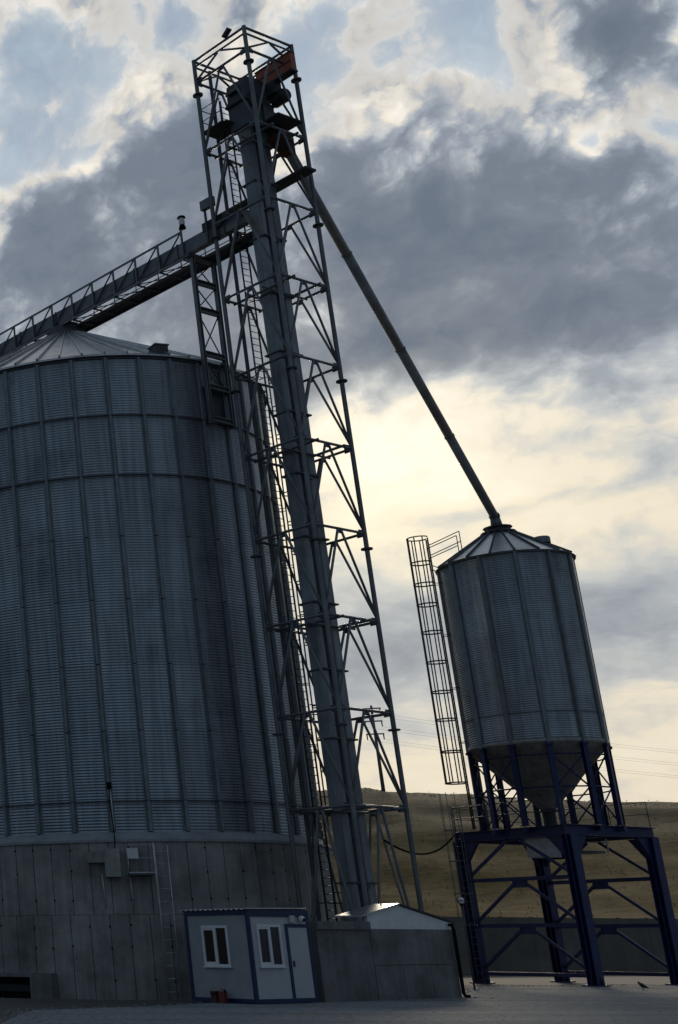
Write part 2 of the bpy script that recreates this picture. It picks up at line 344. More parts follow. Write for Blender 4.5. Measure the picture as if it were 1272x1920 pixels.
def hill_mat():
    m = bpy.data.materials.new('dry_field'); m.use_nodes = True; t = m.node_tree; b = t.nodes['Principled BSDF']; b.inputs['Roughness'].default_value = .95
    b.inputs['Specular IOR Level'].default_value = .1
    ge = t.nodes.new('ShaderNodeNewGeometry'); sx = t.nodes.new('ShaderNodeSeparateXYZ'); t.links.new(ge.outputs['Position'], sx.inputs[0])
    def noise(sc, det, stretch=None):
        n = t.nodes.new('ShaderNodeTexNoise'); n.inputs['Scale'].default_value = sc; n.inputs['Detail'].default_value = det; n.inputs['Roughness'].default_value = .65
        if stretch:
            mp = t.nodes.new('ShaderNodeMapping'); mp.inputs['Scale'].default_value = stretch; mp.inputs['Rotation'].default_value = (0, 0, R(-28)); t.links.new(ge.outputs['Position'], mp.inputs['Vector']); t.links.new(mp.outputs[0], n.inputs['Vector'])
        else: t.links.new(ge.outputs['Position'], n.inputs['Vector'])
        return n.outputs['Fac']
    zz = t.nodes.new('ShaderNodeMath'); zz.operation = 'MULTIPLY_ADD'; t.links.new(noise(.05, 5), zz.inputs[0]); zz.inputs[1].default_value = 9.0; t.links.new(sx.outputs[2], zz.inputs[2])
    rp = t.nodes.new('ShaderNodeValToRGB'); cr = rp.color_ramp
    mr = t.nodes.new('ShaderNodeMapRange'); mr.inputs['From Min'].default_value = 0; mr.inputs['From Max'].default_value = 28; t.links.new(zz.outputs[0], mr.inputs['Value']); t.links.new(mr.outputs[0], rp.inputs['Fac'])
    cr.elements[0].position = .1; cr.elements[0].color = (.150, .098, .031, 1); cr.elements[1].position = .95; cr.elements[1].color = (.074, .060, .033, 1)
    e = cr.elements.new(.5); e.color = (.150, .098, .032, 1); e = cr.elements.new(.68); e.color = (.098, .075, .034, 1)
    s = t.nodes.new('ShaderNodeMapRange'); s.inputs['From Min'].default_value = .3; s.inputs['From Max'].default_value = .7; s.inputs['To Min'].default_value = .62; s.inputs['To Max'].default_value = 1.35
    t.links.new(noise(1.0, 7, (.10, 1.3, .5)), s.inputs['Value'])
    s2 = t.nodes.new('ShaderNodeMapRange'); s2.inputs['From Min'].default_value = .3; s2.inputs['From Max'].default_value = .7; s2.inputs['To Min'].default_value = .55; s2.inputs['To Max'].default_value = 1.4
    t.links.new(noise(.8, 10), s2.inputs['Value'])
    mu = t.nodes.new('ShaderNodeMath'); mu.operation = 'MULTIPLY'; t.links.new(s.outputs[0], mu.inputs[0]); t.links.new(s2.outputs[0], mu.inputs[1])
    vm = t.nodes.new('ShaderNodeVectorMath'); vm.operation = 'SCALE'; t.links.new(rp.outputs['Color'], vm.inputs[0]); t.links.new(mu.outputs[0], vm.inputs['Scale'])
    t.links.new(vm.outputs[0], b.inputs['Base Color'])
    return m
M['hill'] = hill_mat()
from mathutils import noise as mn
def ridge(a):   # tangent of the skyline elevation by azimuth (degrees)
    pts = [(-60, .06), (0, .085), (18, .095), (24, .0965), (25.5, .0970), (27.0, .0935), (28.5, .0905), (31, .0850), (34, .0815), (36, .0795), (45, .070), (70, .05)]
    for (a0, t0), (a1, t1) in zip(pts, pts[1:]):
        if a0 <= a <= a1: return t0 + (t1 - t0) * smooth((a - a0) / (a1 - a0))
    return .05
RH = 215.
g = MB(); AZS = [-60 + i * .5 for i in range(261)]; RS = [112 + i * 2.6 for i in range(56)] + [270, 300, 360, 450]
def hz_(r, a):
    top = CAM_Z + RH * ridge(a) - .4
    base = top * smooth(((r - 104) / (RH - 104)) * .92 + .02) if r < RH else top * (1 - .55 * smooth((r - RH) / 220))
    x, y = r * math.sin(R(a)), r * math.cos(R(a))
    rough = mn.noise(Vector((x * .09, y * .09, 0))) * .5 + mn.noise(Vector((x * .5, y * .5, 3))) * .26
    return base + rough * smooth((r - 106) / 30)
g.add([(r * math.sin(R(a)), r * math.cos(R(a)), hz_(r, a)) for r in RS for a in AZS], [(j * 261 + i, j * 261 + i + 1, (j + 1) * 261 + i + 1, (j + 1) * 261 + i) for j in range(len(RS) - 1) for i in range(260)])
o = g.build('hill', 'hill', None, True); o['kind'] = 'structure'
# low scrub on the crest
g = MB(); rs = random.Random(3)
for i in range(900):
    a = rs.uniform(12, 44); r = RH + rs.uniform(-14, 6); z = hz_(r, a); c = Vector((r * math.sin(R(a)), r * math.cos(R(a)), z)); s_ = rs.uniform(.06, .20)
    for k in range(7):
        d = Vector((rs.uniform(-1, 1), rs.uniform(-1, 1), rs.uniform(.15, 1))) * s_
        q = Vector((rs.uniform(-.4, .4), rs.uniform(-.4, .4), 0)) * s_
        g.add([c + q, c + q + d, c - q + d * .6 + Vector((.3 * s_, 0, 0))], [(0, 1, 2)])
for i in range(5200):
    a = rs.uniform(21, 39); r = 112 + 104 * rs.random() ** .8; z = hz_(r, a) - .03; c = Vector((r * math.sin(R(a)), r * math.cos(R(a)), z)); s_ = rs.uniform(.05, .13)
    for k in range(3):
        t_ = rs.uniform(0, 6.28); d = Vector((math.cos(t_) * .5, math.sin(t_) * .5, 1)) * s_; q = Vector((math.sin(t_), -math.cos(t_), 0)) * s_ * .35
        g.add([c - q, c + q, c + d], [(0, 1, 2)])
M['scrub'] = mat('dry_scrub', (.150, .110, .050), .95, 0, .4, .5, coord='World')
o = g.build('scrub', 'scrub', None, False, 'stuff'); o['label'] = 'dry scrub and stubble tufts scattered over the brown hill'; o['category'] = 'scrub'

# ------------------------------------------------------------------ perimeter wall of precast panels
wd = Vector((60.83 - 48.16, 91.18 - 86.24, 0)).normalized(); w0 = Vector((46, 85.4, 0)) - wd * 12
wn = Vector((-wd.y, wd.x, 0))
pw = thing('perimeter_wall', 'long dull concrete wall between the yard and the brown hill', 'wall', w0)
pm = MB().obox((1.24, 0, 1.62), (1, 0, 0), (0, 1, 0), (0, 0, 1), 1.235, .07, 1.62).mesh('wall_panel', 'wall')
ppm = MB().obox((0, 0, 1.66), (1, 0, 0), (0, 1, 0), (0, 0, 1), .09, .075, 1.62).mesh('wall_post', 'wall')
wa_ = math.atan2(wd.y, wd.x)
for i in range(26):
    p = wd * (i * 2.5)
    inst('wall_panel', pm, pw, p + ZV * -.05, wa_); inst('wall_post', ppm, pw, p - ZV * .05, wa_)

# ------------------------------------------------------------------ corrugated panels
def corr_panel(name, r, h, da, pitch, amp, m, segs=3, steps=6, plates=.004):
    b = MB(); n = max(1, round(h / pitch)); k = n * steps; cols = segs + 1
    for j in range(k + 1):
        z = h * j / k; rr = r + amp * math.cos(2 * math.pi * j / steps)
        for i in range(cols):
            t = da * (i / segs - .5) * 1.004; b.v.append((rr * math.cos(t), rr * math.sin(t), z))
    for j in range(k):
        for i in range(segs): a = j * cols + i; b.f.append((a, a + 1, a + cols + 1, a + cols))
    return b.mesh(name, m, True)

# ------------------------------------------------------------------ large grain silo
silo = thing('grain_silo', 'huge round corrugated steel silo with conical roof on a concrete drum', 'silo', (SX, SY, 0))
NC = 38; DA = 2 * math.pi / NC; A0 = -96.70
rowz = [SZE - .10 - 2.42 * i for i in range(8)] + [SZB]
rowz[7] = SZB + 1.08
big = corr_panel('wall_panel', SR, 2.42, DA, .104, .0105, 'sheet')
low = corr_panel('wall_panel_low', SR, rowz[7] - SZB, DA, .104, .0105, 'sheet')
mid = corr_panel('wall_panel_mid', SR, rowz[6] - rowz[7], DA, .104, .0105, 'sheet')
vis = lambda deg: math.cos(R(deg) - math.atan2(-SY, -SX)) > -.12
stv = MB().add([], [])
def hat(r, z0, z1, w=.075, d=.095):     # hat profile stiffener pointing along +x
    b = MB(); prof = [(r + .012, -w - .045), (r + .016, -w - .045), (r + .016, -w), (r + d, -w * .62), (r + d, w * .62), (r + .016, w), (r + .016, w + .045), (r + .012, w + .045)]
    n = len(prof); b.v = [(x, y, z0) for x, y in prof] + [(x, y, z1) for x, y in prof]
    b.f = [(i, i + 1, n + i + 1, n + i) for i in range(n - 1)] + [tuple(range(n - 1, -1, -1)), tuple(range(n, 2 * n))]
    return b
stm = [hat(SR, rowz[i + 1] + .02, rowz[i] - .02, .078, .085 + .006 * i).mesh('stiffener', 'stiff') for i in range(8)]
back = MB()
for c in range(NC):
    deg = A0 + math.degrees(DA) * (c + .5)
    for i in range(8):
        if vis(deg):
            me = low if i == 7 else mid if i == 6 else big
            inst('wall_panel', me, silo, (0, 0, rowz[i + 1] if i != 7 else SZB), R(deg))
    if not vis(deg):
        t0, t1 = R(deg) - DA / 2, R(deg) + DA / 2
        prof = []
        k = int((SZE - .1 - SZB) / .104) * 2
        for j in range(k + 1): prof.append((SR + .016 * (1 if j % 2 else -1), SZB + (SZE - .1 - SZB) * j / k))
        back.lathe(prof, 1, (SX, SY), t0, t1)
    sdeg = A0 + math.degrees(DA) * c
    if vis(sdeg):
        for i in range(8): inst('stiffener', stm[i], silo, (0, 0, 0), R(sdeg))
back.build('wall_panel', 'sheet', silo, False, 'stuff')
for z, rr in ((rowz[1], .026), (rowz[2], .026), (rowz[7], .020)):
    b = MB(); b.lathe([(SR + .02, z - rr), (SR + .10, z - rr * .7), (SR + .10, z + rr * .7), (SR + .02, z + rr), (SR + .02, z - rr)], NC * 2, (SX, SY)); b.build('wind_ring', 'galvdark', silo)
# roof
NR = 58; DR = 2 * math.pi / NR; HUBR, HUBZ = .78, 27.75; EAVR, EAVZ = SR + .16, SZE
rp = MB()
c0, c1 = math.cos(DR / 2), math.sin(DR / 2)
def rpt(r, t, dz_=0): z = EAVZ + (HUBZ - EAVZ) * (EAVR - r) / (EAVR - HUBR); return (r * math.cos(t), r * math.sin(t), z + dz_)
hf = DR / 2
vs = []
for r in (EAVR, 5.3, 3.0, HUBR):
    dip = .012 if r == 5.3 else 0
    vs += [rpt(r, -hf), rpt(r, -hf * .02, -dip), rpt(r, hf)]
rp.add(vs, [(3 * i + k, 3 * i + k + 1, 3 * i + k + 4, 3 * i + k + 3) for i in range(3) for k in range(2)])
rp.add([rpt(EAVR, -hf), rpt(EAVR, hf), rpt(EAVR, hf, -.07), rpt(EAVR, -hf, -.07)], [(0, 3, 2, 1)])
rmesh = rp.mesh('roof_panel', 'roof')
rb = MB(); w = .045
for r0, r1 in ((EAVR + .02, HUBR),):
    P = [Vector(rpt(r0, 0, .002)), Vector(rpt(r1, 0, .002))]; up = Vector((.5, 0, .86)); sd_ = Vector((0, 1, 0))
    q = []
    for p, ww in zip(P, (w, w * .6)):
        q += [p - sd_ * ww, p - sd_ * ww * .5 + up * .095, p + sd_ * ww * .5 + up * .095, p + sd_ * ww]
    rb.add(q, [(0, 1, 5, 4), (1, 2, 6, 5), (2, 3, 7, 6), (3, 2, 1, 0), (4, 5, 6, 7)])
rbmesh = rb.mesh('rib', 'roof')
ROFF = -96.77
for i in range(NR):
    a = R(ROFF) + DR * (i + .5)
    po = inst('roof_panel', rmesh, silo, (0, 0, 0), a + 0.0)
    ro = inst('rib', rbmesh, po, (0, 0, 0), -DR / 2)
b = MB(); b.lathe([(SR - .05, SZE - .16), (SR + .05, SZE - .16), (SR + .05, SZE - .03), (EAVR - .02, SZE - .03), (EAVR - .02, SZE - .055), (SR - .05, SZE - .16)], 76, (SX, SY)); b.build('eave_angle', 'galvdark', silo)
b = MB(); b.lathe([(HUBR - .1, HUBZ - .1), (HUBR + .16, HUBZ - .08), (HUBR + .16, HUBZ + .10), (HUBR - .02, HUBZ + .18), (HUBR - .02, HUBZ + .42), (.01, HUBZ + .44)], 32, (SX, SY)); b.build('roof_collar', 'galvdark', silo)
# roof ventilator box on the eave
va = -79.0; vr = 7.38; vz = EAVZ + (HUBZ - EAVZ) * (EAVR - vr) / (EAVR - HUBR)
c_ = sp(vr, va, vz + .01); rx = Vector((math.cos(R(va)), math.sin(R(va)), 0)); ry = Vector((-rx.y, rx.x, 0))
b = MB(); b.obox(c_, rx, ry, ZV, .25, .27, .22); vb = b.build('roof_vent', 'galvdark', silo)
b = MB(); b.obox(c_ + ZV * .24, rx, ry, ZV, .29, .31, .025); b.build('vent_cap', 'galv', vb)
# concrete drum with formwork panels
DRR = SR + .30
b = MB(); b.lathe([(DRR - .06, -.6), (DRR - .06, SZB - .33), (SR - .02, SZB - .33)], 96, (SX, SY)); drum = b.build('concrete_drum', 'concrete', silo, True)
b = MB(); b.lathe([(DRR - .05, SZB - .36), (DRR + .07, SZB - .36), (DRR + .07, SZB - .27), (SR + .05, SZB + .01), (SR - .06, SZB + .02)], 114, (SX, SY)); b.build('ledge', 'concretecap', silo)
NP = 76; DP = 2 * math.pi / NP
def cpan(h, dr):
    b = MB(); a = DP * .5 - .0015; vs = []
    for t in (-a, -a / 3, a / 3, a):
        for r in (DRR - .07, DRR + dr):
            for z in (0, h): vs.append((r * math.cos(t), r * math.sin(t), z))
    fs = []
    for i in range(3):
        k = i * 4; fs += [(k + 2, k + 6, k + 7, k + 3), (k + 3, k + 7, k + 5, k + 1), (k + 0, k + 4, k + 6, k + 2)]
    fs += [(0, 2, 3, 1), (12, 13, 15, 14)]
    return b.add(vs, fs).mesh('concrete_panel', 'concrete')
SEAM = 2.62
pl = [cpan(SEAM + .6, d) for d in (.0, .006, .011, .003)]; pu = [cpan(SZB - .36 - SEAM - .012, d) for d in (.002, .008, .0, .012)]
for i in range(NP):
    deg = -96.9 + math.degrees(DP) * i
    if math.cos(R(deg) - math.atan2(-SY, -SX)) > -.15:
        inst('concrete_panel', random.choice(pl), drum, (0, 0, -.6), R(deg)); inst('concrete_panel', random.choice(pu), drum, (0, 0, SEAM + .012), R(deg + 1.1))
# formwork tie holes (small dark plugs)
b = MB()
for i in range(NP):
    for z in (.45, 1.55, 2.25, 3.15, 4.10, 4.85):
        deg = -96.9 + math.degrees(DP) * (i + .5) + random.uniform(-.25, .25) + (1.1 if z > SEAM else 0)
        if random.random() < .5 and math.cos(R(deg) - math.atan2(-SY, -SX)) > 0:
            p = sp(DRR + .004, deg, z + random.uniform(-.05, .05)); n_ = Vector((math.cos(R(deg)), math.sin(R(deg)), 0)); b.tube(p - n_ * .03, p + n_ * .012, .034, 7)
b.build('tie_hole', 'black', silo, False, 'stuff')
# access ladder on the drum
def ladder(name, parent, base, tang, z0, z1, w=.42, step=.30, r=.02, rr=.014, m='rail', top=0.):
    """part with two rail tubes as its mesh and each rung a sub-part; base=(x,y) of the centre line"""
    b = MB(); B_ = Vector((base[0], base[1], 0)); tg = Vector(tang).normalized()
    for s_ in (-1, 1): b.tube(B_ + tg * s_ * w / 2 + ZV * z0, B_ + tg * s_ * w / 2 + ZV * (z1 + top), r, 8)
    lo = b.build(name, m, parent, True)
    n = int((z1 - z0) / step)
    for i in range(n): z = z0 + step * (i + .5); member('rung', lo, B_ - tg * w / 2 + ZV * z, B_ + tg * w / 2 + ZV * z, rr, m)
    return lo
la = -95.4; tg = Vector((-math.sin(R(la)), math.cos(R(la)), 0)); lp = sp(DRR + .20, la, 0)
ladder('ladder', silo, (lp.x, lp.y), tg, -.1, 4.95, .44, .42, .018, .012)
# caged ladder up the steel wall on the tower side
la2 = -25.0; rd2 = Vector((math.cos(R(la2)), math.sin(R(la2)), 0)); tg2 = Vector((-rd2.y, rd2.x, 0)); lp2 = sp(SR + .34, la2, 0)
wl2 = ladder('ladder', silo, (lp2.x, lp2.y), tg2, SZB + .1, SZE + .2, .44, .36, .028, .016, 'galvdark', .9)
cc2 = sp(SR + .72, la2, 0)
cage2 = None; z = SZB + 2.6
while z < SZE + 1.1:
    m_ = MB().path([lp2 - tg2 * .22 + ZV * z] + [cc2 + rd2 * (math.cos(R(t)) * .40) + tg2 * (math.sin(R(t)) * .40) + ZV * z for t in range(-130, 131, 20)] + [lp2 + tg2 * .22 + ZV * z], .024)
    if cage2 is None: cage2 = m_.build('cage', 'galvdark', silo)
    else: m_.build('hoop', 'galvdark', cage2)
    z += 1.25
for d in (-100, -50, 0, 50, 100): member('cage_bar', cage2, cc2 + rd2 * (math.cos(R(d)) * .40) + tg2 * (math.sin(R(d)) * .40) + ZV * (SZB + 2.6), cc2 + rd2 * (math.cos(R(d)) * .40) + tg2 * (math.sin(R(d)) * .40) + ZV * (z - 1.25), .02, 'galvdark')
for z in [SZB + 1.2 + 2.4 * i for i in range(8)]:
    for s_ in (-1, 1): member('standoff', wl2, lp2 + tg2 * .22 * s_ + ZV * z, sp(SR, la2, z) + tg2 * .22 * s_, .016, 'galvdark')
# small landing beside it with rails, fan housing and switch boxes
pa0, pa1 = -103.4, -97.6
b = MB(); b.lathe([(DRR + .02, 3.94), (DRR + .55, 3.94), (DRR + .55, 3.99), (DRR + .02, 3.99), (DRR + .02, 3.94)], 6, (SX, SY), R(pa0), R(pa1)); ld = b.build('landing', 'galv', silo)
def arc(r, z, a0, a1, n=6): return [sp(r, a0 + (a1 - a0) * i / n, z) for i in range(n + 1)]
MB().path(arc(DRR + .56, 4.0, pa0, pa1), .024).build('edge_rail', 'rail', ld)
MB().path(arc(DRR + .56, 4.95, pa0, pa1), .012).build('handrail', 'rail', ld)
MB().path(arc(DRR + .56, 4.50, pa0, pa1), .008).build('handrail', 'rail', ld)
member('post', ld, sp(DRR + .56, pa0, 3.95), sp(DRR + .56, pa0, 4.55), .012, 'rail')
member('post', ld, sp(DRR + .56, pa1, 2.9), sp(DRR + .56, pa1, 5.0), .020, 'rail')
for a in (-103.1, -109.6): member('bracket', ld, sp(DRR + .02, a + .3, 2.85), sp(DRR + .10, a, 4.0), .024, 'rail')
def radial_box(name, parent, a, r, z, w, d, h, m):
    rx = Vector((math.cos(R(a)), math.sin(R(a)), 0)); ry = Vector((-rx.y, rx.x, 0))
    return MB().obox(sp(r, a, z), rx, ry, ZV, d / 2, w / 2, h / 2).build(name, m, parent)
fan = radial_box('fan_housing', silo, -106.9, DRR + .28, 4.35, .52, .5, .95, 'concrete')
radial_box('fan_inlet', fan, -110.6, DRR + .22, 4.55, .62, .36, .36, 'concrete')
radial_box('switch_cabinet', silo, -102.2, DRR + .30, 4.66, .36, .2, .36, 'white')
radial_box('junction_box', silo, -106.1, SR + .16, 7.05, .17, .12, .22, 'black')
b = MB(); b.path([sp(SR + .12, -106.0, 7.0), sp(SR + .14, -106.35, 6.5), sp(SR + .13, -106.2, 6.15), sp(SR + .12, -105.9, 5.6), sp(DRR + .1, -105.9, 5.1), sp(DRR + .06, -106.2, 4.8)], .018); b.build('cable', 'black', silo)
member('conduit', silo, sp(SR + .11, -105.7, 5.5), sp(SR + .11, -105.9, 7.0), .022, 'rail')
# recessed outlet block at the foot of the drum
oa = -134.5
rx = Vector((math.cos(R(oa)), math.sin(R(oa)), 0)); ry = Vector((-rx.y, rx.x, 0)); oc = sp(DRR + .12, oa, 0)
b = MB()
b.obox(oc + ry * 1.28 + ZV * .22, rx, ry, ZV, .20, .42, .47); b.obox(oc - ry * 1.28 + ZV * .22, rx, ry, ZV, .20, .42, .47)
b.obox(oc + ZV * .62, rx, ry, ZV, .198, .858, .07); b.obox(oc - ZV * .24, rx, ry, ZV, .26, .858, .06)
ob = b.build('outlet_block', 'pit', silo)
MB().obox(oc - rx * .10 + ZV * .2, rx, ry, ZV, .02, .858, .4).build('recess_shade', 'black', ob)  # black plate painting in the shadow inside the opening
MB().obox(oc + rx * .02 + ZV * .18, rx, ry, (ZV + rx * .5).normalized(), .02, .80, .13).build('outlet_flap', 'galvdark', ob)

# ------------------------------------------------------------------ lattice tower
tw = thing('lattice_tower', 'tall square lattice tower of grey tubes standing beside the big silo', 'tower', T(WB / 2, WA / 2, 0))
CO = [(0, 0), (0, WA), (WB, WA), (WB, 0)]
LV = [Z0 + H * k for k in range(10)] + [Z0 + H * 9.31]
TOPZ = LV[-1]
for c in CO: member('post', tw, T(*c, -.1), T(*c, TOPZ + .05), .085)
base_levels = [Z0 - H] + LV
flm = MB().tube((0, 0, -.025), (0, 0, .025), .20, 14).mesh('flange', 'galvdark', False)
orgT = tw.location
for c in CO:
    for k in (9, 7, 5, 3, 1):
        inst('flange', flm, tw, T(*c, LV[k] - .18 * H) - orgT)
for li, z in enumerate(LV):
    for i in range(4):
        a, b_ = CO[i], CO[(i + 1) % 4]
        member('beam', tw, T(*a, z), T(*b_, z), .052)
        if li == len(LV) - 1: member('beam', tw, T(*a, z - .27), T(*b_, z - .27), .042)
# inverted V braces in every bay on every face
bays = [(-.3, LV[0])] + [(LV[i], LV[i + 1]) for i in range(9)] + [(LV[9], LV[10] - .27)]
for (za, zb_) in bays:
    for i in range(4):
        a, b_ = Vector(CO[i]), Vector(CO[(i + 1) % 4]); m_ = (a + b_) / 2; d = (b_ - a).normalized() * .09
        member('brace', tw, T(*(m_ - d), zb_ - .04), T(*a, za + .06), .045); member('brace', tw, T(*(m_ + d), zb_ - .04), T(*b_, za + .06), .045)
gpm = MB().obox((0, 0, 0), (1, 0, 0), (0, 1, 0), (0, 0, 1), .15, .012, .11).mesh('gusset', 'galvdark')
for z in LV[:10]:
    for i in range(4):
        a, b_ = Vector(CO[i]), Vector(CO[(i + 1) % 4]); ra = PSI + (math.pi / 2 if i % 2 == 0 else 0)
        inst('gusset', gpm, tw, T(*((a + b_) / 2), z - .06) - orgT, ra); inst('gusset', gpm, tw, T(*(a + (b_ - a).normalized() * .16), z) - orgT, ra); inst('gusset', gpm, tw, T(*(b_ - (b_ - a).normalized() * .16), z) - orgT, ra)
# inner support frames on alternate rings
for k in (0, 2, 4, 6, 8):
    z = LV[k] - .1
    for o_ in (.62, 2.02): member('support_beam', tw, T(o_, -.22, z + .05), T(o_, WA + .05, z + .05), .055)
    for e_ in (.92, 1.70): member('support_beam', tw, T(.2, e_, z), T(WB - .05, e_, z), .045)
# extra column and ladder on the rear left face
member('post', tw, T(.86, WA, 0), T(.86, WA, TOPZ - .2), .075, 'galvdark')
def tladder():
    tg = E1v; lo = T(1.20, WA - .25, 0)
    return ladder('ladder', tw, (lo.x, lo.y), tg, 1.0, 34.6, .46, .27, .035, .016, 'galvdark')
tladder()
for z in [3 + 3.25 * i for i in range(10)]:
    member('ladder_tie', tw, T(.97, WA - .25, z), T(.97, WA, z), .02); member('ladder_tie', tw, T(1.43, WA - .25, z), T(1.43, WA, z), .02)
    for hh in (0, .35): member('cable_tray_tie', tw, T(1.45, WA - .3, z + hh), T(2.15, WA - .45, z + hh), .02, 'galvdark')
for o_, r_ in ((1.78, .03), (2.0, .03)): member('conduit', tw, T(o_, WA - .45, .5), T(o_, WA - .45, 33), r_, 'galvdark')
# platforms around the head
def plate(name, parent, o0, o1, e0, e1_, z, th=.06, m='grate'):
    b = MB(); b.obox(T((o0 + o1) / 2, (e0 + e1_) / 2, z), E1v, E2v, ZV, abs(o1 - o0) / 2, abs(e1_ - e0) / 2, th / 2); return b.build(name, m, parent)
pz = 33.10
plate('platform', tw, .15, 1.25, 1.68, 2.75, pz)
plate('platform', tw, 1.10, 2.50, -.16, .90, pz - .42)
plate('platform', tw, .25, 2.45, 1.55, 1.72, pz - .01)
plate('platform', tw, 1.85, 2.45, -.45, 4.0, 30.35, .09)
for (o0, e0), (o1, e1_) in (((.25, 2.75), (1.15, 2.75)), ((.25, 1.75), (.25, 2.75))):
    for hh in (.55, 1.1): member('guard_rail', tw, T(o0, e0, pz + hh), T(o1, e1_, pz + hh), .02, 'galvdark')
for o_, e_ in ((.25, 1.8), (.25, 2.75), (1.15, 2.75)): member('guard_post', tw, T(o_, e_, pz), T(o_, e_, pz + 1.1), .02, 'galvdark')
# floodlight on the top rail
fp = T(0, .82, TOPZ + .05)
fl = thing('floodlight', 'small dark floodlight tilted on the top rail of the lattice tower', 'floodlight', fp)
MB().bar(fp, fp + ZV * .18, .04, .04).build('bracket', 'dark', fl)
fx = (E2v * -.75 + ZV * .55).normalized(); fz = fx.cross(E1v).normalized()
MB().obox(fp + ZV * .20, fx, E1v, fz, .20, .10, .06).build('housing', 'dark', fl)

# ------------------------------------------------------------------ bucket elevator inside the tower
be = thing('bucket_elevator', 'grey twin-leg bucket elevator rising inside the lattice tower', 'elevator', T(WB / 2, WA / 2, 0))
oc_, ec = 1.345, 1.27
LEGS = [(oc_ - .42, .165), (oc_ + .37, .23)]
zz = [1.2 + 2.42 * i for i in range(14)]
for lo_, hw in LEGS:
    for z0_, z1_ in zip(zz, zz[1:]):
        bb = MB(); ch = .075; he = .28; poly = [(-hw + ch, -he), (hw - ch, -he), (hw, -he + ch), (hw, he - ch), (hw - ch, he), (-hw + ch, he), (-hw, he - ch), (-hw, -he + ch)]
        bb.prism([T(lo_ + a, ec + e_, z0_ + .01) for a, e_ in poly], (0, 0, z1_ - z0_ - .02)); bb.build('casing', 'casing', be)
for z_ in zz[1:]:
    bb = MB(); bb.obox(T(oc_, ec, z_), E1v, E2v, ZV, .62, .37, .028); bb.build('joint_flange', 'galvdark', be)
    bb = MB(); bb.obox(T(oc_ - .02, ec - .36, z_ - .14), E1v, E2v, ZV, .13, .05, .05); bb.build('clip', 'galvdark', be)
for o_ in (oc_ - .02, oc_ + .06): member('earth_pipe', be, T(o_, ec - .33, 1.3), T(o_, ec - .33, 32.5), .022, 'galv')
ZH = zz[-1]
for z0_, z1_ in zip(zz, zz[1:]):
    MB().obox(T(oc_ - .06, ec - .235, (z0_ + z1_) / 2), E1v, E2v, ZV, .190, .012, (z1_ - z0_) / 2 - .04).build('gap_shade_strip', 'dark', be)  # dark strip added to paint the shade in the gap between the legs
# boot
bb = MB(); bb.obox(T(oc_, ec, .75), E1v, E2v, ZV, .72, .40, .62); bb.build('boot', 'casing', be)
# head
bb = MB(); bb.obox(T(oc_, ec, ZH + .55), E1v, E2v, ZV, .74, .42, .55); hd = bb.build('head_lower', 'galvdark', be)
bb = MB(); bb.obox(T(oc_, ec, ZH + 1.13), E1v, E2v, ZV, .84, .50, .05); bb.build('rim', 'dark', hd)
bb = MB(); pts = []
for i in range(9):
    t = math.pi * i / 8; pts.append((oc_ - math.cos(t) * .74, ZH + 1.18 + (.42 * math.sin(t) ** .6 + .55)))
poly = [T(oc_ - .74, ec - .42, ZH + 1.18)] + [T(a, ec - .42, z + .12) for a, z in pts] + [T(oc_ + .74, ec - .42, ZH + 1.18)]
bb.prism(poly, E2v * .84); bb.build('head_cover', 'galvdark', be)
bb = MB(); bb.obox(T(oc_ - .72, ec + .1, ZH + 1.86), (E1v * .5 + ZV * .86).normalized(), E2v, (ZV * .5 - E1v * .86).normalized(), .32, .26, .03); bb.build('hatch', 'galvdark', be)
bb = MB(); bb.tube(T(oc_ - .25, ec - .42, ZH + 1.15), T(oc_ - .25, ec - .50, ZH + 1.15), .36, 20); bb.build('bearing_cover', 'dark', be)
# orange drive: gear motor, belt guard and support
dv = MB(); dv.obox(T(oc_ + .72, .42, ZH + 2.52), E2v, E1v, ZV, .84, .11, .38); d0 = dv.build('drive_guard', 'orange', be)
dv = MB(); dv.obox(T(oc_ + .72, .42, ZH + 2.92), E2v, E1v, ZV, .86, .15, .02); dv.build('guard_lip', 'dark', d0)
dv = MB(); dv.bar(T(oc_ + .60, -.41, ZH + 2.52), T(oc_ + .60, 1.25, ZH + 2.52), .02, .05); dv.build('guard_seam', 'dark', d0)
dv = MB(); dv.bar(T(oc_ + .72, 1.3, ZH + 2.08), T(oc_ + .72, -.46, ZH + 2.08), .36, .08); dv.build('motor_beam', 'dark', d0)
dv = MB(); dv.tube(T(oc_ + .95, ec - .45, ZH + 1.45), T(oc_ + .95, .30, ZH + 1.45), .30, 18); mo = dv.build('gear_motor', 'dark', be, False)
dv = MB(); dv.tube(T(oc_ + .95, .30, ZH + 1.45), T(oc_ + .95, .18, ZH + 1.45), .30, 18, .22); dv.build('fan_cowl', 'dark', mo)
dv = MB(); dv.obox(T(oc_ + .72, .80, ZH + 1.80), E2v, E1v, ZV, .40, .20, .26); dv.build('gearbox', 'dark', be)
dv = MB(); dv.obox(T(oc_ + .45, ec - .47, ZH + .55), E1v, E2v, ZV, .30, .05, .50); dv.build('inspection_door', 'galvdark', be)
dv = MB(); dv.obox(T(oc_ + .82, ec - .1, ZH + .30), E1v, E2v, ZV, .30, .38, .60); dv.build('discharge_box', 'galvdark', be)
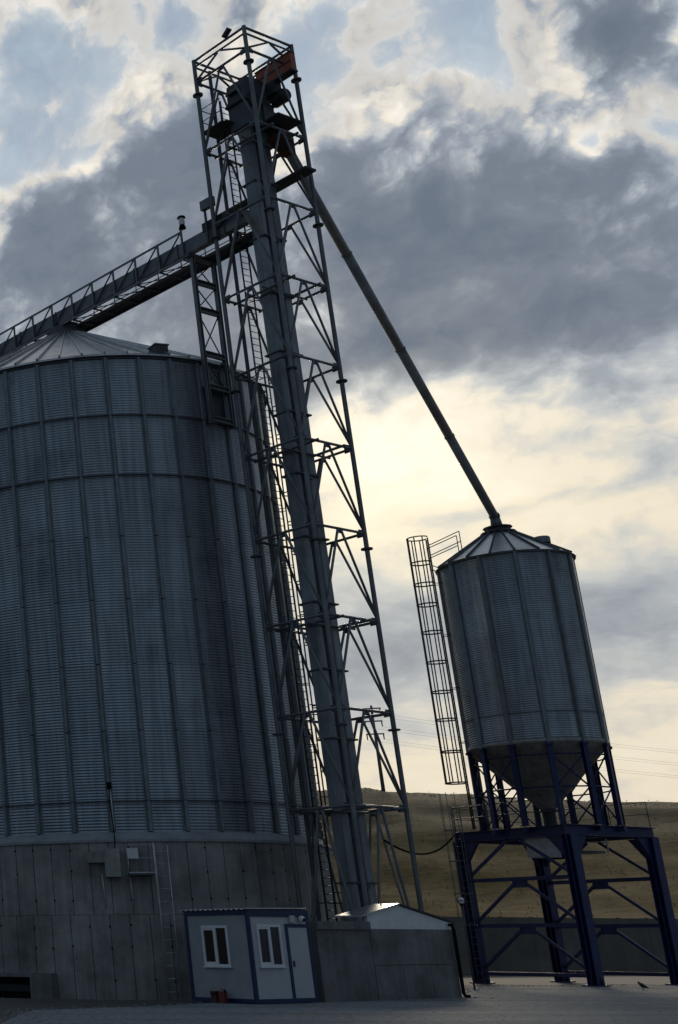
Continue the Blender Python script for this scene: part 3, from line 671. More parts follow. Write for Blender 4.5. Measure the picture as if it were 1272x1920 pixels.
# discharge throat in orange primer
dv = MB(); dv.add([T(1.75, 1.0, ZH - .35), T(2.35, 1.0, ZH - .35), T(2.35, .25, ZH - .35), T(1.75, .25, ZH - .35), T(2.12, .75, ZH - 1.15), T(2.50, .75, ZH - 1.15), T(2.50, .35, ZH - 1.15), T(2.12, .35, ZH - 1.15)],
                   [(0, 1, 2, 3), (7, 6, 5, 4), (0, 4, 5, 1), (1, 5, 6, 2), (2, 6, 7, 3), (3, 7, 4, 0)]); dv.build('discharge_throat', 'rust', be)

# ------------------------------------------------------------------ spout pipe from the head to the hopper bin
ps = T(2.32, .55, 31.75); pe = Vector((BX - .10, BY - .10, 21.02))
sp_ = thing('spout_pipe', 'long straight spout pipe sloping from tower head down to the hopper bin', 'pipe', ps)
dv_ = (pe - ps); NSEG = 4
for i in range(NSEG):
    a = ps + dv_ * (i / NSEG); b_ = ps + dv_ * ((i + 1) / NSEG)
    MB().tube(a, b_, .19, 20).build('pipe_length', 'pipe', sp_, True)
    if i:
        u = dv_.normalized(); MB().tube(a - u * .02, a + u * .02, .218, 20).build('pipe_flange', 'pipe', sp_)
u = dv_.normalized()
MB().tube(ps - u * .35, ps + u * .02, .24, 16).build('pipe_flange', 'dark', sp_)
b = MB(); b.tube(pe - u * .06, pe + u * .03, .235, 20); b.build('pipe_flange', 'dark', sp_)
b = MB(); b.tube(pe, Vector((BX, BY, 20.42)), .20, 20, .27); b.build('end_cone', 'galv', sp_, True)

# ------------------------------------------------------------------ conveyor bridge
cz = 28.16
cb = thing('conveyor_bridge', 'long chain conveyor bridge with lattice railing running from tower over the silo roof', 'conveyor', T(.7, 4, cz))
E_A, E_B = 4.28, 26.0
bb = MB(); bb.obox(T(.27, (1.2 + E_B) / 2, cz + .46), E1v, E2v, ZV, .155, (E_B - 1.2) / 2, .29); tr = bb.build('trough', 'galv', cb)
e_ = 2.2
while e_ < E_B:
    bb = MB(); bb.obox(T(.27, e_, cz + .46), E1v, E2v, ZV, .185, .03, .32); bb.build('trough_flange', 'galvdark', tr); e_ += 2.4
MB().bar(T(.06, E_A, cz), T(.06, E_B, cz), .08, .09).build('bottom_chord', 'galv', cb)
MB().bar(T(.06, E_A, cz + 1.18), T(.06, E_B, cz + 1.18), .06, .07).build('top_chord', 'galv', cb)
e_ = E_A; k = 0; ST = 1.28
while e_ < E_B - .1:
    MB().bar(T(.06, e_, cz - .02), T(.06, e_, cz + (1.36 if k == 0 else 1.2)), .07, .06).build('rail_post', 'galv', cb)
    if e_ + ST < E_B: MB().bar(T(.06, e_ + ST, cz + .03), T(.06, e_ + .05, cz + 1.15), .045, .045).build('rail_brace', 'galvdark', cb)
    # far guard rail and cross bearers
    MB().bar(T(.02, e_, cz - .07), T(1.36, e_, cz - .07), .05, .06).build('cross_bearer', 'galvdark', cb)
    member('guard_post', cb, T(1.34, e_, cz - .05), T(1.34, e_, cz + 1.1), .024, 'galvdark')
    if e_ + ST < E_B: member('floor_brace', cb, T(.08, e_ + ST, cz - .05), T(.80, e_, cz - .05), .024, 'galvdark')
    e_ += ST; k += 1
for hh in (.55, 1.1): member('guard_rail', cb, T(1.34, 1.6, cz + hh), T(1.34, E_B, cz + hh), .022, 'galvdark')
e_ = 1.5
while e_ < E_B:
    plate('walkway_grating', cb, .78, 1.38, e_ + .02, min(e_ + 1.96, E_B), cz + .02, .05); e_ += 2.0
MB().bar(T(1.41, 1.5, cz), T(1.41, E_B, cz), .05, .24).build('far_chord', 'galvdark', cb)
MB().bar(T(.75, 1.5, cz), T(.75, E_B, cz), .05, .12).build('middle_chord', 'galvdark', cb)
# drive end in the tower
bb = MB(); bb.obox(T(.40, 2.75, cz + .86), E1v, E2v, ZV, .30, .50, .20); bb.build('drive_box', 'dark', cb)
bb = MB(); bb.tube(T(.1, 2.2, cz + .85), T(1.0, 2.2, cz + .85), .22, 16); bb.build('drive_motor', 'dark', cb)
MB().bar(T(.02, 2.95, cz + .1), T(.02, 2.95, cz + 1.9), .07, .07).build('guard_post', 'galvdark', cb)
bb = MB(); bb.obox(T(.02, 2.78, cz + 1.72), E1v, E2v, ZV, .10, .30, .20); bb.build('control_box', 'galv', cb)
# outlet spout to silo roof
sc_ = Vector((SX, SY, 0)); eo = (Vector((SX, SY)) - TN).dot(E2); oo = (Vector((SX, SY)) - TN).dot(E1)
bb = MB(); q0 = [T(.08, eo - .8, cz + .05), T(.72, eo - .8, cz + .05), T(.72, eo + .8, cz + .05), T(.08, eo + .8, cz + .05)]; q1 = [T(oo - .4, eo - .42, HUBZ + .4), T(oo + .4, eo - .42, HUBZ + .4), T(oo + .4, eo + .42, HUBZ + .4), T(oo - .4, eo + .42, HUBZ + .4)]
bb.add(q0 + q1, [(0, 1, 2, 3), (7, 6, 5, 4), (0, 4, 5, 1), (1, 5, 6, 2), (2, 6, 7, 3), (3, 7, 4, 0)]); bb.build('outlet_spout', 'galvdark', cb)
# lamp on the bridge end
lp_ = T(.06, E_A - .10, cz + 1.30)
bl = thing('beacon_lamp', 'small white beacon lamp with black cap at end of conveyor railing', 'lamp', lp_)
MB().tube(lp_, lp_ + ZV * .16, .15, 16, .10).build('lamp_base', 'black', bl, True)
b = MB(); b.lathe([(.10, .16), (.125, .24), (.115, .44), (.08, .48), (.01, .49)], 16); b.v = [tuple(Vector(v) + lp_) for v in b.v]; b.build('lamp_globe', 'globe', bl, True)
b = MB(); b.lathe([(.01, .47), (.17, .48), (.15, .53), (.05, .59), (.01, .60)], 16); b.v = [tuple(Vector(v) + lp_) for v in b.v]; b.build('lamp_cap', 'black', bl, True)

# ------------------------------------------------------------------ trestle carrying the bridge, bracketed to the silo wall
tr_e = 3.93
ts = thing('conveyor_trestle', 'narrow cross-braced steel trestle fixed to the silo wall under the conveyor', 'trestle', T(.6, tr_e, 21.0))
OA, OB = .06, 1.26; TZ0, TZ1 = 20.9, cz - .1
for o_ in (OA, OB):
    b = MB(); b.obox(T(o_, tr_e, (TZ0 + TZ1) / 2), E1v, E2v, ZV, .085, .03, (TZ1 - TZ0) / 2); b.obox(T(o_ - .06, tr_e - .07, (TZ0 + TZ1) / 2), E1v, E2v, ZV, .022, .045, (TZ1 - TZ0) / 2); b.obox(T(o_ + .06, tr_e - .07, (TZ0 + TZ1) / 2), E1v, E2v, ZV, .022, .045, (TZ1 - TZ0) / 2); b.build('column', 'galv', ts)
LVT = [21.1, 22.45, 23.85, 25.75, 26.95]
for i, z in enumerate(LVT):
    b = MB(); b.obox(T((OA + OB) / 2, tr_e - .02, z), E1v, E2v, ZV, (OB - OA) / 2 - .09, .03, .11); b.obox(T((OA + OB) / 2, tr_e - .08, z + .09), E1v, E2v, ZV, (OB - OA) / 2 - .09, .06, .018); b.obox(T((OA + OB) / 2, tr_e - .08, z - .09), E1v, E2v, ZV, (OB - OA) / 2 - .09, .06, .018); b.build('crossbar', 'galv', ts)
for z0_, z1_ in ((22.55, 23.75), (23.95, 25.65), (25.85, 26.85), (27.05, 27.95)):
    member('brace', ts, T(OA + .08, tr_e, z0_), T(OB - .08, tr_e, z1_), .026, 'galvdark'); member('brace', ts, T(OA + .08, tr_e + .06, z1_), T(OB - .08, tr_e + .06, z0_), .026, 'galvdark')
b = MB(); b.obox(T((OA + OB) / 2, tr_e + .02, TZ1 + .03), E1v, E2v, ZV, (OB - OA) / 2 + .25, .16, .07); b.build('head_beam', 'galvdark', ts)
for o_ in (OA, OB):
    for z in (21.0, 22.4): MB().bar(T(o_, tr_e, z), T(o_, tr_e + .42, z), .1, .14).build('wall_bracket', 'galvdark', ts)
b = MB(); b.obox(T((OA + OB) / 2, tr_e + .16, 21.8), E1v, E2v, ZV, (OB - OA) / 2 - .06, .015, .62); b.build('back_plate', 'galvdark', ts)

# ------------------------------------------------------------------ hopper bin on blue legs
hb = thing('hopper_bin', 'small corrugated hopper bin raised on blue legs above the blue stand', 'bin', (BX, BY, 6.5))
orgB = hb.location
BD = math.pi / 6; BA0 = -171.5
bz = [BZE - .03 - 1.21 * i for i in range(8)]; bz[7] = BZB
bpan = corr_panel('wall_panel', BR, 1.21, BD, .101, .012, 'sheet', 8)
for c in range(12):
    for i in range(7): inst('wall_panel', bpan, hb, (0, 0, bz[i] - 1.21 - 6.5), R(BA0 + 30 * (c + .5)))
sth = hat(BR, BZB - .25 - 6.5, BZE - .05 - 6.5, .085, .10).mesh('stiffener', 'stiff')
for c in range(12): inst('stiffener', sth, hb, (0, 0, 0), R(BA0 + 30 * c))
for z in (bz[6],):
    b = MB(); b.lathe([(BR + .018, z - .02), (BR + .03, z - .02), (BR + .03, z + .02), (BR + .018, z + .02)], 72, (BX, BY)); b.build('seam_band', 'galvdark', hb)
b = MB(); b.lathe([(BR + .02, BZB + .02), (BR + .05, BZB + .02), (BR + .05, BZB - .16), (BR - .02, BZB - .18)], 72, (BX, BY)); b.build('ring_girder', 'cone', hb, True)
# hopper cone
CZ1, CR1 = 7.35, .26
for c in range(12):
    t0 = R(BA0 + 30 * c); b = MB(); b.lathe([(BR, BZB - .15), (BR * .66 + CR1 * .34, BZB - .15 - (BZB - .15 - CZ1) * .34), (BR * .65 + CR1 * .35, BZB - .15 - (BZB - .15 - CZ1) * .345), (CR1, CZ1)], 5, (BX, BY), t0 + .002, t0 + BD - .002); b.build('hopper_sheet', 'cone', hb)
b = MB(); b.lathe([(CR1 + .02, CZ1 + .05), (CR1 + .10, CZ1), (CR1 + .10, CZ1 - .08), (CR1, CZ1 - .08), (CR1, CZ1 - .55), (CR1 + .05, CZ1 - .9)], 20, (BX, BY)); b.build('outlet_neck', 'dark', hb)
# roof
BNR = 18; DB = 2 * math.pi / BNR; BEV = BR + .10; BHR, BHZ = .56, 20.22
def brp(r, t, d=0): return (r * math.cos(t), r * math.sin(t), BZE + (BHZ - BZE) * (BEV - r) / (BEV - BHR) + d - 6.5)
b = MB(); b.add([brp(BEV, -DB / 2), brp(BEV, DB / 2), brp(BHR, DB / 2), brp(BHR, -DB / 2), brp(BEV, -DB / 2, -.07), brp(BEV, DB / 2, -.07)], [(0, 1, 2, 3), (4, 5, 1, 0)]); brm = b.mesh('roof_panel', 'roof')
b = MB(); q = []
for r_, w in ((BEV + .02, .05), (BHR, .03)):
    p = Vector(brp(r_, 0, .002)); u_ = Vector((.55, 0, .83)); q += [p - Vector((0, w, 0)), p - Vector((0, w * .4, 0)) + u_ * .08, p + Vector((0, w * .4, 0)) + u_ * .08, p + Vector((0, w, 0))]
b.add(q, [(0, 1, 5, 4), (1, 2, 6, 5), (2, 3, 7, 6), (3, 2, 1, 0)]); brb = b.mesh('rib', 'galvdark')
for i in range(BNR):
    po = inst('roof_panel', brm, hb, (0, 0, 0), R(-111) + DB * (i + .5)); inst('rib', brb, po, (0, 0, 0), -DB / 2)
b = MB(); b.lathe([(BHR - .02, BHZ - .05), (BHR + .20, BHZ - .03), (BHR + .20, BHZ + .03), (BHR - .12, BHZ + .10), (BHR - .1, BHZ + .22), (BHR + .06, BHZ + .24), (BHR + .06, BHZ + .28), (.02, BHZ + .28)], 12, (BX, BY)); b.build('roof_collar', 'galvdark', hb)
b = MB(); b.lathe([(BR - .03, BZE - .12), (BR + .05, BZE - .12), (BR + .05, BZE - .02), (BEV + .03, BZE - .01), (BEV + .03, BZE - .05)], 72, (BX, BY)); b.build('eave_angle', 'galvdark', hb)
hv = bp(1.72, -48, 19.35); b = MB(); b.lathe([(.36, 0), (.36, .26), (.33, .30), (.01, .34)], 24); b.v = [tuple(Vector(v) + hv) for v in b.v]; b.build('roof_hatch', 'galv', hb, True)
# legs and bracing
LGT = 6.52
for c in range(12):
    a = BA0 + 30 * c; rx = Vector((math.cos(R(a)), math.sin(R(a)), 0)); ry = Vector((-rx.y, rx.x, 0)); r_ = BR - .02
    b = MB(); zc, hz2 = (LGT + BZB - .2) / 2, (BZB - .2 - LGT) / 2
    b.obox(bp(r_ + .075, a, zc), rx, ry, ZV, .012, .11, hz2); b.obox(bp(r_ - .075, a, zc), rx, ry, ZV, .012, .11, hz2); b.obox(bp(r_, a, zc), rx, ry, ZV, .063, .012, hz2)
    lg = b.build('leg', 'blue', hb)
    b = MB(); b.obox(bp(r_, a, LGT + .02), rx, ry, ZV, .15, .15, .02); b.build('foot_plate', 'blue', lg)
    b = MB(); b.obox(bp(r_ + .02, a, BZB - .22), rx, ry, ZV, .13, .14, .05); b.build('head_plate', 'blue', lg)
    a2 = a + 30
    if c % 2 == 0 or c in (3, 9):
        for z0_, z1_ in ((6.75, 8.15), (8.15, 9.55)):
            member('brace', hb, bp(r_ - .05, a, z0_), bp(r_ - .05, a2, z1_), .032, 'blue'); member('brace', hb, bp(r_ - .08, a, z1_), bp(r_ - .08, a2, z0_), .032, 'blue')
    for z in (8.15, 9.55): member('tie', hb, bp(r_ - .02, a, z), bp(r_ - .02, a2, z), .034, 'blue')
# caged ladder
LA = 160.; tg = Vector((-math.sin(R(LA)), math.cos(R(LA)), 0)); rd = Vector((math.cos(R(LA)), math.sin(R(LA)), 0))
lb = bp(BR + .30, LA, 0)
lad = ladder('ladder', hb, (lb.x, lb.y), tg, 6.6, 19.0, .44, .36, .034, .018, 'dark', 1.25)
HZ = [20.30, 19.07, 18.03, 17.03, 15.70, 14.27, 12.87, 11.58, 10.11, 8.68]
CRD = .45; cc = bp(BR + .30 + .38, LA, 0)
def hoop(t): return cc + rd * (math.cos(t) * .48) + tg * (math.sin(t) * CRD)
angs = [R(-135 + 270 * i / 18) for i in range(19)]
cage = MB().path([lb - tg * .22 + ZV * HZ[0]] + [hoop(t) + ZV * HZ[0] for t in angs] + [lb + tg * .22 + ZV * HZ[0]], .03).build('cage', 'dark', hb)
for z in HZ[1:]: MB().path([lb - tg * .22 + ZV * z] + [hoop(t) + ZV * z for t in angs] + [lb + tg * .22 + ZV * z], .034).build('hoop', 'dark', cage)
for d in (-105, -62, -20, 20, 62, 105): member('cage_bar', cage, hoop(R(d)) + ZV * HZ[-1], hoop(R(d)) + ZV * HZ[0], .028, 'dark')
for z in (8.0, 10.5, 13, 15.5, 18):
    for s_ in (-1, 1): member('standoff', lad, lb + tg * .22 * s_ + ZV * z, bp(BR, LA, z) + tg * .22 * s_, .016, 'galvdark')
# roof hand rail by the ladder head
for s_ in (-1, 1):
    q0 = lb + tg * s_ * .34 + ZV * (BZE + .12); q1 = bp(BR - 1.0, LA + s_ * 13, BZE + .72)
    member('hand_rail_post', hb, q0 - ZV * .1, q0 + ZV * 1.15, .022, 'dark'); member('hand_rail_post', hb, q1 - ZV * .14, q1 + ZV * 1.0, .022, 'dark')
    for hh in (.55, 1.05): member('hand_rail', hb, q0 + ZV * hh, q1 + ZV * (hh - .05), .022, 'dark')
    member('hand_rail_strut', hb, q0 + ZV * .05, bp(BR, LA, BZE) + tg * s_ * .34, .022, 'dark')

# ------------------------------------------------------------------ blue steel stand under the bin
SN = Vector((37.537, 60.376)); SPS = R(22.45); F1 = Vector((math.cos(SPS), math.sin(SPS))); F2 = Vector((-math.sin(SPS), math.cos(SPS))); SA, SB, STZ = 5.24, 5.10, 6.50
F1v, F2v = Vector((F1.x, F1.y, 0)), Vector((F2.x, F2.y, 0))
def S(a, b, z): p = SN + F1 * a + F2 * b; return Vector((p.x, p.y, z))
st = thing('steel_stand', 'dark blue steel stand of four heavy legs under the hopper bin', 'stand', S(SB / 2, SA / 2, 0))
for a, b_ in ((0, 0), (SB, 0), (0, SA), (SB, SA)):
    m = MB(); zc = (STZ - .44) / 2
    m.obox(S(a, b_ + .21, zc), F1v, F2v, ZV, .21, .018, zc); m.obox(S(a, b_ - .21, zc), F1v, F2v, ZV, .21, .018, zc); m.obox(S(a, b_, zc), F1v, F2v, ZV, .02, .191, zc); m.obox(S(a, b_, zc), F1v, F2v, ZV, .19, .02, zc * .999)
    lg = m.build('leg', 'blue', st)
    m = MB(); m.obox(S(a, b_, .03), F1v, F2v, ZV, .36, .36, .03)
    for s1, s2 in ((1, 0), (-1, 0), (0, 1), (0, -1)):
        pa = S(a + s1 * .2, b_ + s2 * .2, .06); pb = S(a + s1 * .34, b_ + s2 * .34, .06); pc = S(a + s1 * .2, b_ + s2 * .2, .42); off = (F2v if s1 else F1v) * .02
        m.prism([pa - off / 2, pb - off / 2, pc - off / 2], off)
    m.build('base_plate', 'blue', lg)
    # haunches to both beams
    for s1, s2 in (((1 if a == 0 else -1), 0), (0, (1 if b_ == 0 else -1))):
        o_ = (F2v if s1 else F1v) * .16
        m = MB(); m.prism([S(a + s1 * .21, b_ + s2 * .21, STZ - .46) - o_ / 2, S(a + s1 * .95, b_ + s2 * .95, STZ - .46) - o_ / 2, S(a + s1 * .21, b_ + s2 * .21, STZ - 1.45) - o_ / 2], o_); m.build('haunch', 'blue', lg)
def ibeam(name, p, q, w, h, parent, m='blue'):
    b = MB(); d = (Vector(q) - Vector(p)).normalized(); u_ = ZV
    b.bar(Vector(p) + u_ * (h / 2 - .015), Vector(q) + u_ * (h / 2 - .015), w, .03); b.bar(Vector(p) - u_ * (h / 2 - .015), Vector(q) - u_ * (h / 2 - .015), w, .03); b.bar(p, q, .04, h - .062)
    return b.build(name, m, parent)
zt = STZ - .22
for b_ in (0, SA): ibeam('top_beam', S(-.24, b_, zt), S(SB + .24, b_, zt), .34, .43, st)
for a in (0, SB): ibeam('top_beam', S(a, .18, zt - .002), S(a, SA - .18, zt - .002), .34, .42, st)
for a in (SB * .33, SB * .67): ibeam('deck_beam', S(a, .18, zt + .02), S(a, SA - .18, zt + .02), .26, .36, st)
# legs of the bin stand partly outside the beams: ring of short bearers
for c in range(12):
    a = BA0 + 30 * c; p = bp(BR - .02, a, STZ - .12); q = bp(BR - .9, a, STZ - .12); MB().bar(p + (p - q).normalized() * .16, q, .2, .2).build('bearer', 'blue', st)
KZ = [.42, 2.42, 4.36]
for a in (0, SB):
    for i, z in enumerate(KZ):
        MB().bar(S(a, .2, z), S(a, SA - .2, z), .10, .16).build('rail', 'blue', st)
        if i: MB().obox(S(a, SA / 2, z - .20), F2v, F1v, ZV, .36, .015, .16).build('gusset', 'blue', st)
    for (z0_, z1_) in ((.62, 2.24), (2.56, 4.16), (4.52, 6.02)):
        for s_ in (-1, 1): MB().bar(S(a, SA / 2 + s_ * .28, z1_), S(a, SA / 2 + s_ * (SA / 2 - .2), z0_), .09, .12).build('brace', 'blue', st)
# ladder with hoops on the left leg
la_ = S(-.62, SA - .15, 0); ltg = F2v
lad2 = ladder('ladder', st, (la_.x + F2.x * -.35, la_.y + F2.y * -.35), F2v, 0, 7.6, .44, .30, .022, .013, 'galvdark')
hc = Vector((la_.x, la_.y, 0)) - F2v * .35 - F1v * .34
for z in (2.45, 3.8, 5.2, 6.55): MB().path([hc + F1v * .34 - F2v * .22 + ZV * z] + [hc - F1v * (math.cos(R(t)) * .34) + F2v * (math.sin(R(t)) * .36) + ZV * z for t in range(-100, 101, 20)] + [hc + F1v * .34 + F2v * .22 + ZV * z], .018).build('hoop', 'galv', lad2)
for t in (-90, -30, 30, 90): member('cage_bar', lad2, hc - F1v * (math.cos(R(t)) * .34) + F2v * (math.sin(R(t)) * .36) + ZV * 2.45, hc - F1v * (math.cos(R(t)) * .34) + F2v * (math.sin(R(t)) * .36) + ZV * 8.2, .013, 'galv')
# guard rail of the bin deck
for (a0, b0), (a1, b1) in (((SB + .15, 0), (SB + .15, SA)), ((SB + .15, SA), (0, SA + .15)), ((-.15, SA), (-.15, 0))):
    for hh in (.6, 1.1): member('guard_rail', st, S(a0, b0, STZ + hh), S(a1, b1, STZ + hh), .02, 'galvdark')
    for t in (0, .33, .66, 1): member('guard_post', st, S(a0 + (a1 - a0) * t, b0 + (b1 - b0) * t, STZ - .1), S(a0 + (a1 - a0) * t, b0 + (b1 - b0) * t, STZ + 1.1), .02, 'galvdark')
# hanging service platforms and shield below the deck
gp = thing('hanging_platform', 'grey service platform hung under the deck of the blue stand', 'platform', S(SB * .72, SA * .5, 5.55))
b = MB(); b.obox(S(SB * .70, SA * .42, 5.55), F1v, F2v, ZV, 1.05, .42, .05); b.build('floor_plate', 'galv', gp)
for a, b_ in ((SB * .52, .28), (SB * .52, .55), (SB * .88, .28), (SB * .88, .55)):
    MB().bar(S(a, SA * b_ + (.08 if b_ < .4 else -.08), 5.52), S(a, SA * b_ + (.08 if b_ < .4 else -.08), STZ - .4), .05, .05).build('hanger', 'rail', gp)
for z in (5.95, 6.2): member('guard_rail', gp, S(SB * .52, SA * .31, z), S(SB * .88, SA * .31, z), .02, 'galv')
gb = thing('shield_box', 'square grey sheet metal box hanging beneath the bin outlet', 'box', S(SB * .42, SA * .62, 5.2))
b = MB(); b.obox(S(SB * .36, SA * .50, 5.70), F1v, F2v, ZV, .46, .46, .40); b.build('box_body', 'rail', gb)
b = MB(); b.obox(S(SB * .36, SA * .50, 6.13), F1v, F2v, ZV, .50, .50, .03); b.build('box_lid', 'galv', gb)
member('hanger', gb, S(SB * .36, SA * .50, 6.1), S(SB * .36, SA * .50, STZ), .05, 'dark')
sg = thing('slide_gate', 'dark slide gate with red actuator below the hopper outlet', 'gate', S(SB / 2, SA / 2, 5.6))
b = MB(); b.obox(S(SB * .5, SA * .5, 6.05), F1v, F2v, ZV, .36, .5, .16); b.build('gate_body', 'dark', sg)
b = MB(); b.tube(S(SB * .5, SA * .5, 5.85), S(SB * .5, SA * .5, 5.25), .28, 18, .34); b.build('loading_sleeve', 'black', sg, True)
b = MB(); b.obox(S(SB * .5 + .1, SA * .5 - .62, 6.05), F1v, F2v, ZV, .16, .12, .12); b.build('actuator', 'red', sg)

# ------------------------------------------------------------------ site cabin
CN = Vector((16.55, 42.35)); CP = R(27.1); G1 = Vector((math.cos(CP), math.sin(CP))); G2 = Vector((-math.sin(CP), math.cos(CP))); CLA, CLB, CH = 2.42, 2.56, 2.60
G1v, G2v = Vector((G1.x, G1.y, 0)), Vector((G2.x, G2.y, 0))
def K(a, b, z): p = CN + G1 * a + G2 * b; return Vector((p.x, p.y, z))
cab = thing('site_cabin', 'small pale grey site cabin with blue frame, two windows and a door', 'cabin', K(CLB / 2, CLA / 2, 0))
def kbox(name, a0, a1, b0, b1, z0, z1, m, parent): return MB().obox(K((a0 + a1) / 2, (b0 + b1) / 2, (z0 + z1) / 2), G1v, G2v, ZV, abs(a1 - a0) / 2, abs(b1 - b0) / 2, abs(z1 - z0) / 2).build(name, m, parent)
fr = .10
kbox('wall', .03, .07, fr, CLA - fr, .14, CH - .12, 'cabin', cab)                    # left face (normal -G1), its shade put into a darker colour
kbox('wall', fr, CLB - fr, .03, .07, .14, CH - .17, 'cabin_lit', cab)                # right face (normal -G2), its light put into a paler colour
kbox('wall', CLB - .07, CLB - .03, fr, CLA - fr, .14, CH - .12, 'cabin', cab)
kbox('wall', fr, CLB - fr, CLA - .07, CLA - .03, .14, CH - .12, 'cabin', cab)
for a in (0, CLB - fr):
    for b_ in (0, CLA - fr): kbox('corner_post', a, a + fr, b_, b_ + fr, .02, CH, 'bluetrim', cab)
for z0_, z1_ in ((.02, .14), (CH - .13, CH)):
    kbox('frame_rail', .0, .085, fr, CLA - fr, z0_, z1_, 'bluetrim', cab); kbox('frame_rail', CLB - .085, CLB, fr, CLA - fr, z0_, z1_, 'bluetrim', cab)
    kbox('frame_rail', fr, CLB - fr, 0, .085, z0_ - (.05 if z0_ > 1 else 0), z1_ + (.02 if z0_ > 1 else 0), 'bluetrim', cab); kbox('frame_rail', fr, CLB - fr, CLA - .085, CLA, z0_, z1_, 'bluetrim', cab)
# corrugated roof sheet, edge visible on the left face
b = MB(); n_ = 60
for i in range(n_ + 1):
    y = -.05 + (CLA + .10) * i / n_; z = CH + .035 + .022 * math.sin(i * 2 * math.pi / 4.6)
    b.v += [K(-.10, y, z), K(CLB - .10, y, z + .03), K(-.10, y, z - .012), K(CLB - .10, y, z + .018)]
for i in range(n_): k = i * 4; b.f += [(k, k + 1, k + 5, k + 4), (k + 2, k + 6, k + 7, k + 3), (k, k + 4, k + 6, k + 2)]
b.build('roof_sheet', 'rail', cab)
def window(face, c0, c1, z0_, z1_):
    w_ = .07
    def bx(name, a0, a1, zz0, zz1, d0, d1, m, par):
        if face == 'L': return kbox(name, d0, d1, a0, a1, zz0, zz1, m, par)
        return kbox(name, a0, a1, d0, d1, zz0, zz1, m, par)
    mid_ = (c0 + c1) / 2
    wobj = bx('window', c0 + .01, c1 - .01, z0_ + .01, z1_ - .01, .024, .032, 'glass', cab)
    for a0, a1, q0, q1 in ((c0, c1, z0_, z0_ + w_), (c0, c1, z1_ - w_, z1_), (c0, c0 + w_, z0_ + w_, z1_ - w_), (c1 - w_, c1, z0_ + w_, z1_ - w_), (mid_ - .05, mid_ + .05, z0_ + w_, z1_ - w_)):
        bx('frame', a0, a1, q0, q1, -.015, .03, 'pvc', wobj)
    # inner sash on one half
    s0, s1 = (mid_ + .05, c1 - w_) if face == 'L' else (c0 + w_, mid_ - .05)
    for q0, q1 in ((z0_ + w_, z0_ + w_ + .06), (z1_ - w_ - .06, z1_ - w_)): bx('sash', s0, s1, q0, q1, -.004, .026, 'pvc', wobj)
    bx('sill', c0 - .03, c1 + .03, z0_ - .03, z0_ - .001, -.05, .03, 'pvc', wobj)
window('L', .80, 1.78, 1.02, 2.18)
window('R', .32, 1.30, 1.02, 2.20)
dr = kbox('door', 1.62, 2.40, .012, .028, .15, 2.12, 'cabin_lit', cab)
for a0, a1, z0_, z1_ in ((1.52, 1.62, .14, 2.22), (1.62, 2.46, 2.12, 2.22)): kbox('door_frame', a0, a1, .0, .03, z0_, z1_, 'bluetrim', dr)
kbox('handle', 1.68, 1.72, -.03, .012, 1.02, 1.18, 'dark', dr)
kbox('meter_box', 1.70, 1.90, -.06, .03, 2.26, 2.46, 'rail', cab)
lpz = K(2.18, -.05, 2.36); b = MB(); b.lathe([(.01, -.1), (.08, -.06), (.10, 0), (.08, .07), (.01, .1)], 14); b.v = [tuple(Vector(v) + lpz) for v in b.v]; wl_ = b.build('wall_lamp', 'globe', cab, True)
b = MB(); b.obox(lpz - ZV * .03 - G2v * .05, G1v, G2v, ZV, .035, .06, .05); b.build('lamp_guard', 'black', wl_)
# red can and brown box left in front of it
p_ = K(-.22, 1.02, 0)
can = thing('jerry_can', 'small red jerry can standing on the yard against the site cabin', 'can', p_)
b = MB(); b.obox(p_ + ZV * .17, G2v, G1v, ZV, .10, .07, .16); b.build('can_body', 'red', can)
b = MB(); b.path([p_ + G2v * .09 + ZV * .32, p_ + G2v * .08 + ZV * .39, p_ - G2v * .03 + ZV * .39, p_ - G2v * .04 + ZV * .32], .014); b.build('can_handle', 'red', can)
b = MB(); b.tube(p_ - G2v * .08 + ZV * .32, p_ - G2v * .10 + ZV * .38, .028, 10); b.build('cap', 'black', can)
p_ = K(-.20, 1.34, 0)
bk = thing('bucket', 'brown plastic bucket beside the red jerry can at the cabin', 'bucket', p_)
b = MB(); b.lathe([(.10, .0), (.10, .01), (.125, .32), (.135, .32), (.135, .335), (.115, .335), (.10, .03), (.005, .03)], 18); b.v = [tuple(Vector(v) + p_) for v in b.v]; b.build('pail', 'brown', bk, True)
b = MB(); b.path([p_ + Vector((math.cos(t) * .13 * G2.x, math.cos(t) * .13 * G2.y, .33 + math.sin(t) * .12)) for t in [math.pi * i / 10 for i in range(11)]], .006); b.build('bail', 'galv', bk)

# ------------------------------------------------------------------ concrete intake pit with gabled shed
PN = Vector((21.45, 45.30)); PP = R(31); P1 = Vector((math.cos(PP), math.sin(PP))); P2 = Vector((-math.sin(PP), math.cos(PP)))
P1v, P2v = Vector((P1.x, P1.y, 0)), Vector((P2.x, P2.y, 0))
def Q(a, b, z): p = PN + P1 * a + P2 * b; return Vector((p.x, p.y, z))
pit = thing('intake_pit', 'low concrete intake pit with white gabled end at the tower foot', 'pit', Q(2.5, 1, 0))
def qbox(name, a0, a1, b0, b1, z0, z1, m, parent): return MB().obox(Q((a0 + a1) / 2, (b0 + b1) / 2, (z0 + z1) / 2), P1v, P2v, ZV, abs(a1 - a0) / 2, abs(b1 - b0) / 2, abs(z1 - z0) / 2).build(name, m, parent)
PL, PH = 4.35, 2.10
for i in range(3):
    for z0_, z1_ in ((0, 1.02), (1.036, PH)): qbox('wall_panel', PL * i / 3 + .008, PL * (i + 1) / 3 - .008, random.uniform(0, .012), .20, z0_, z1_, 'pit', pit)
qbox('front_wall', .0, PL, .205, .25, 0, PH, 'pit', pit)
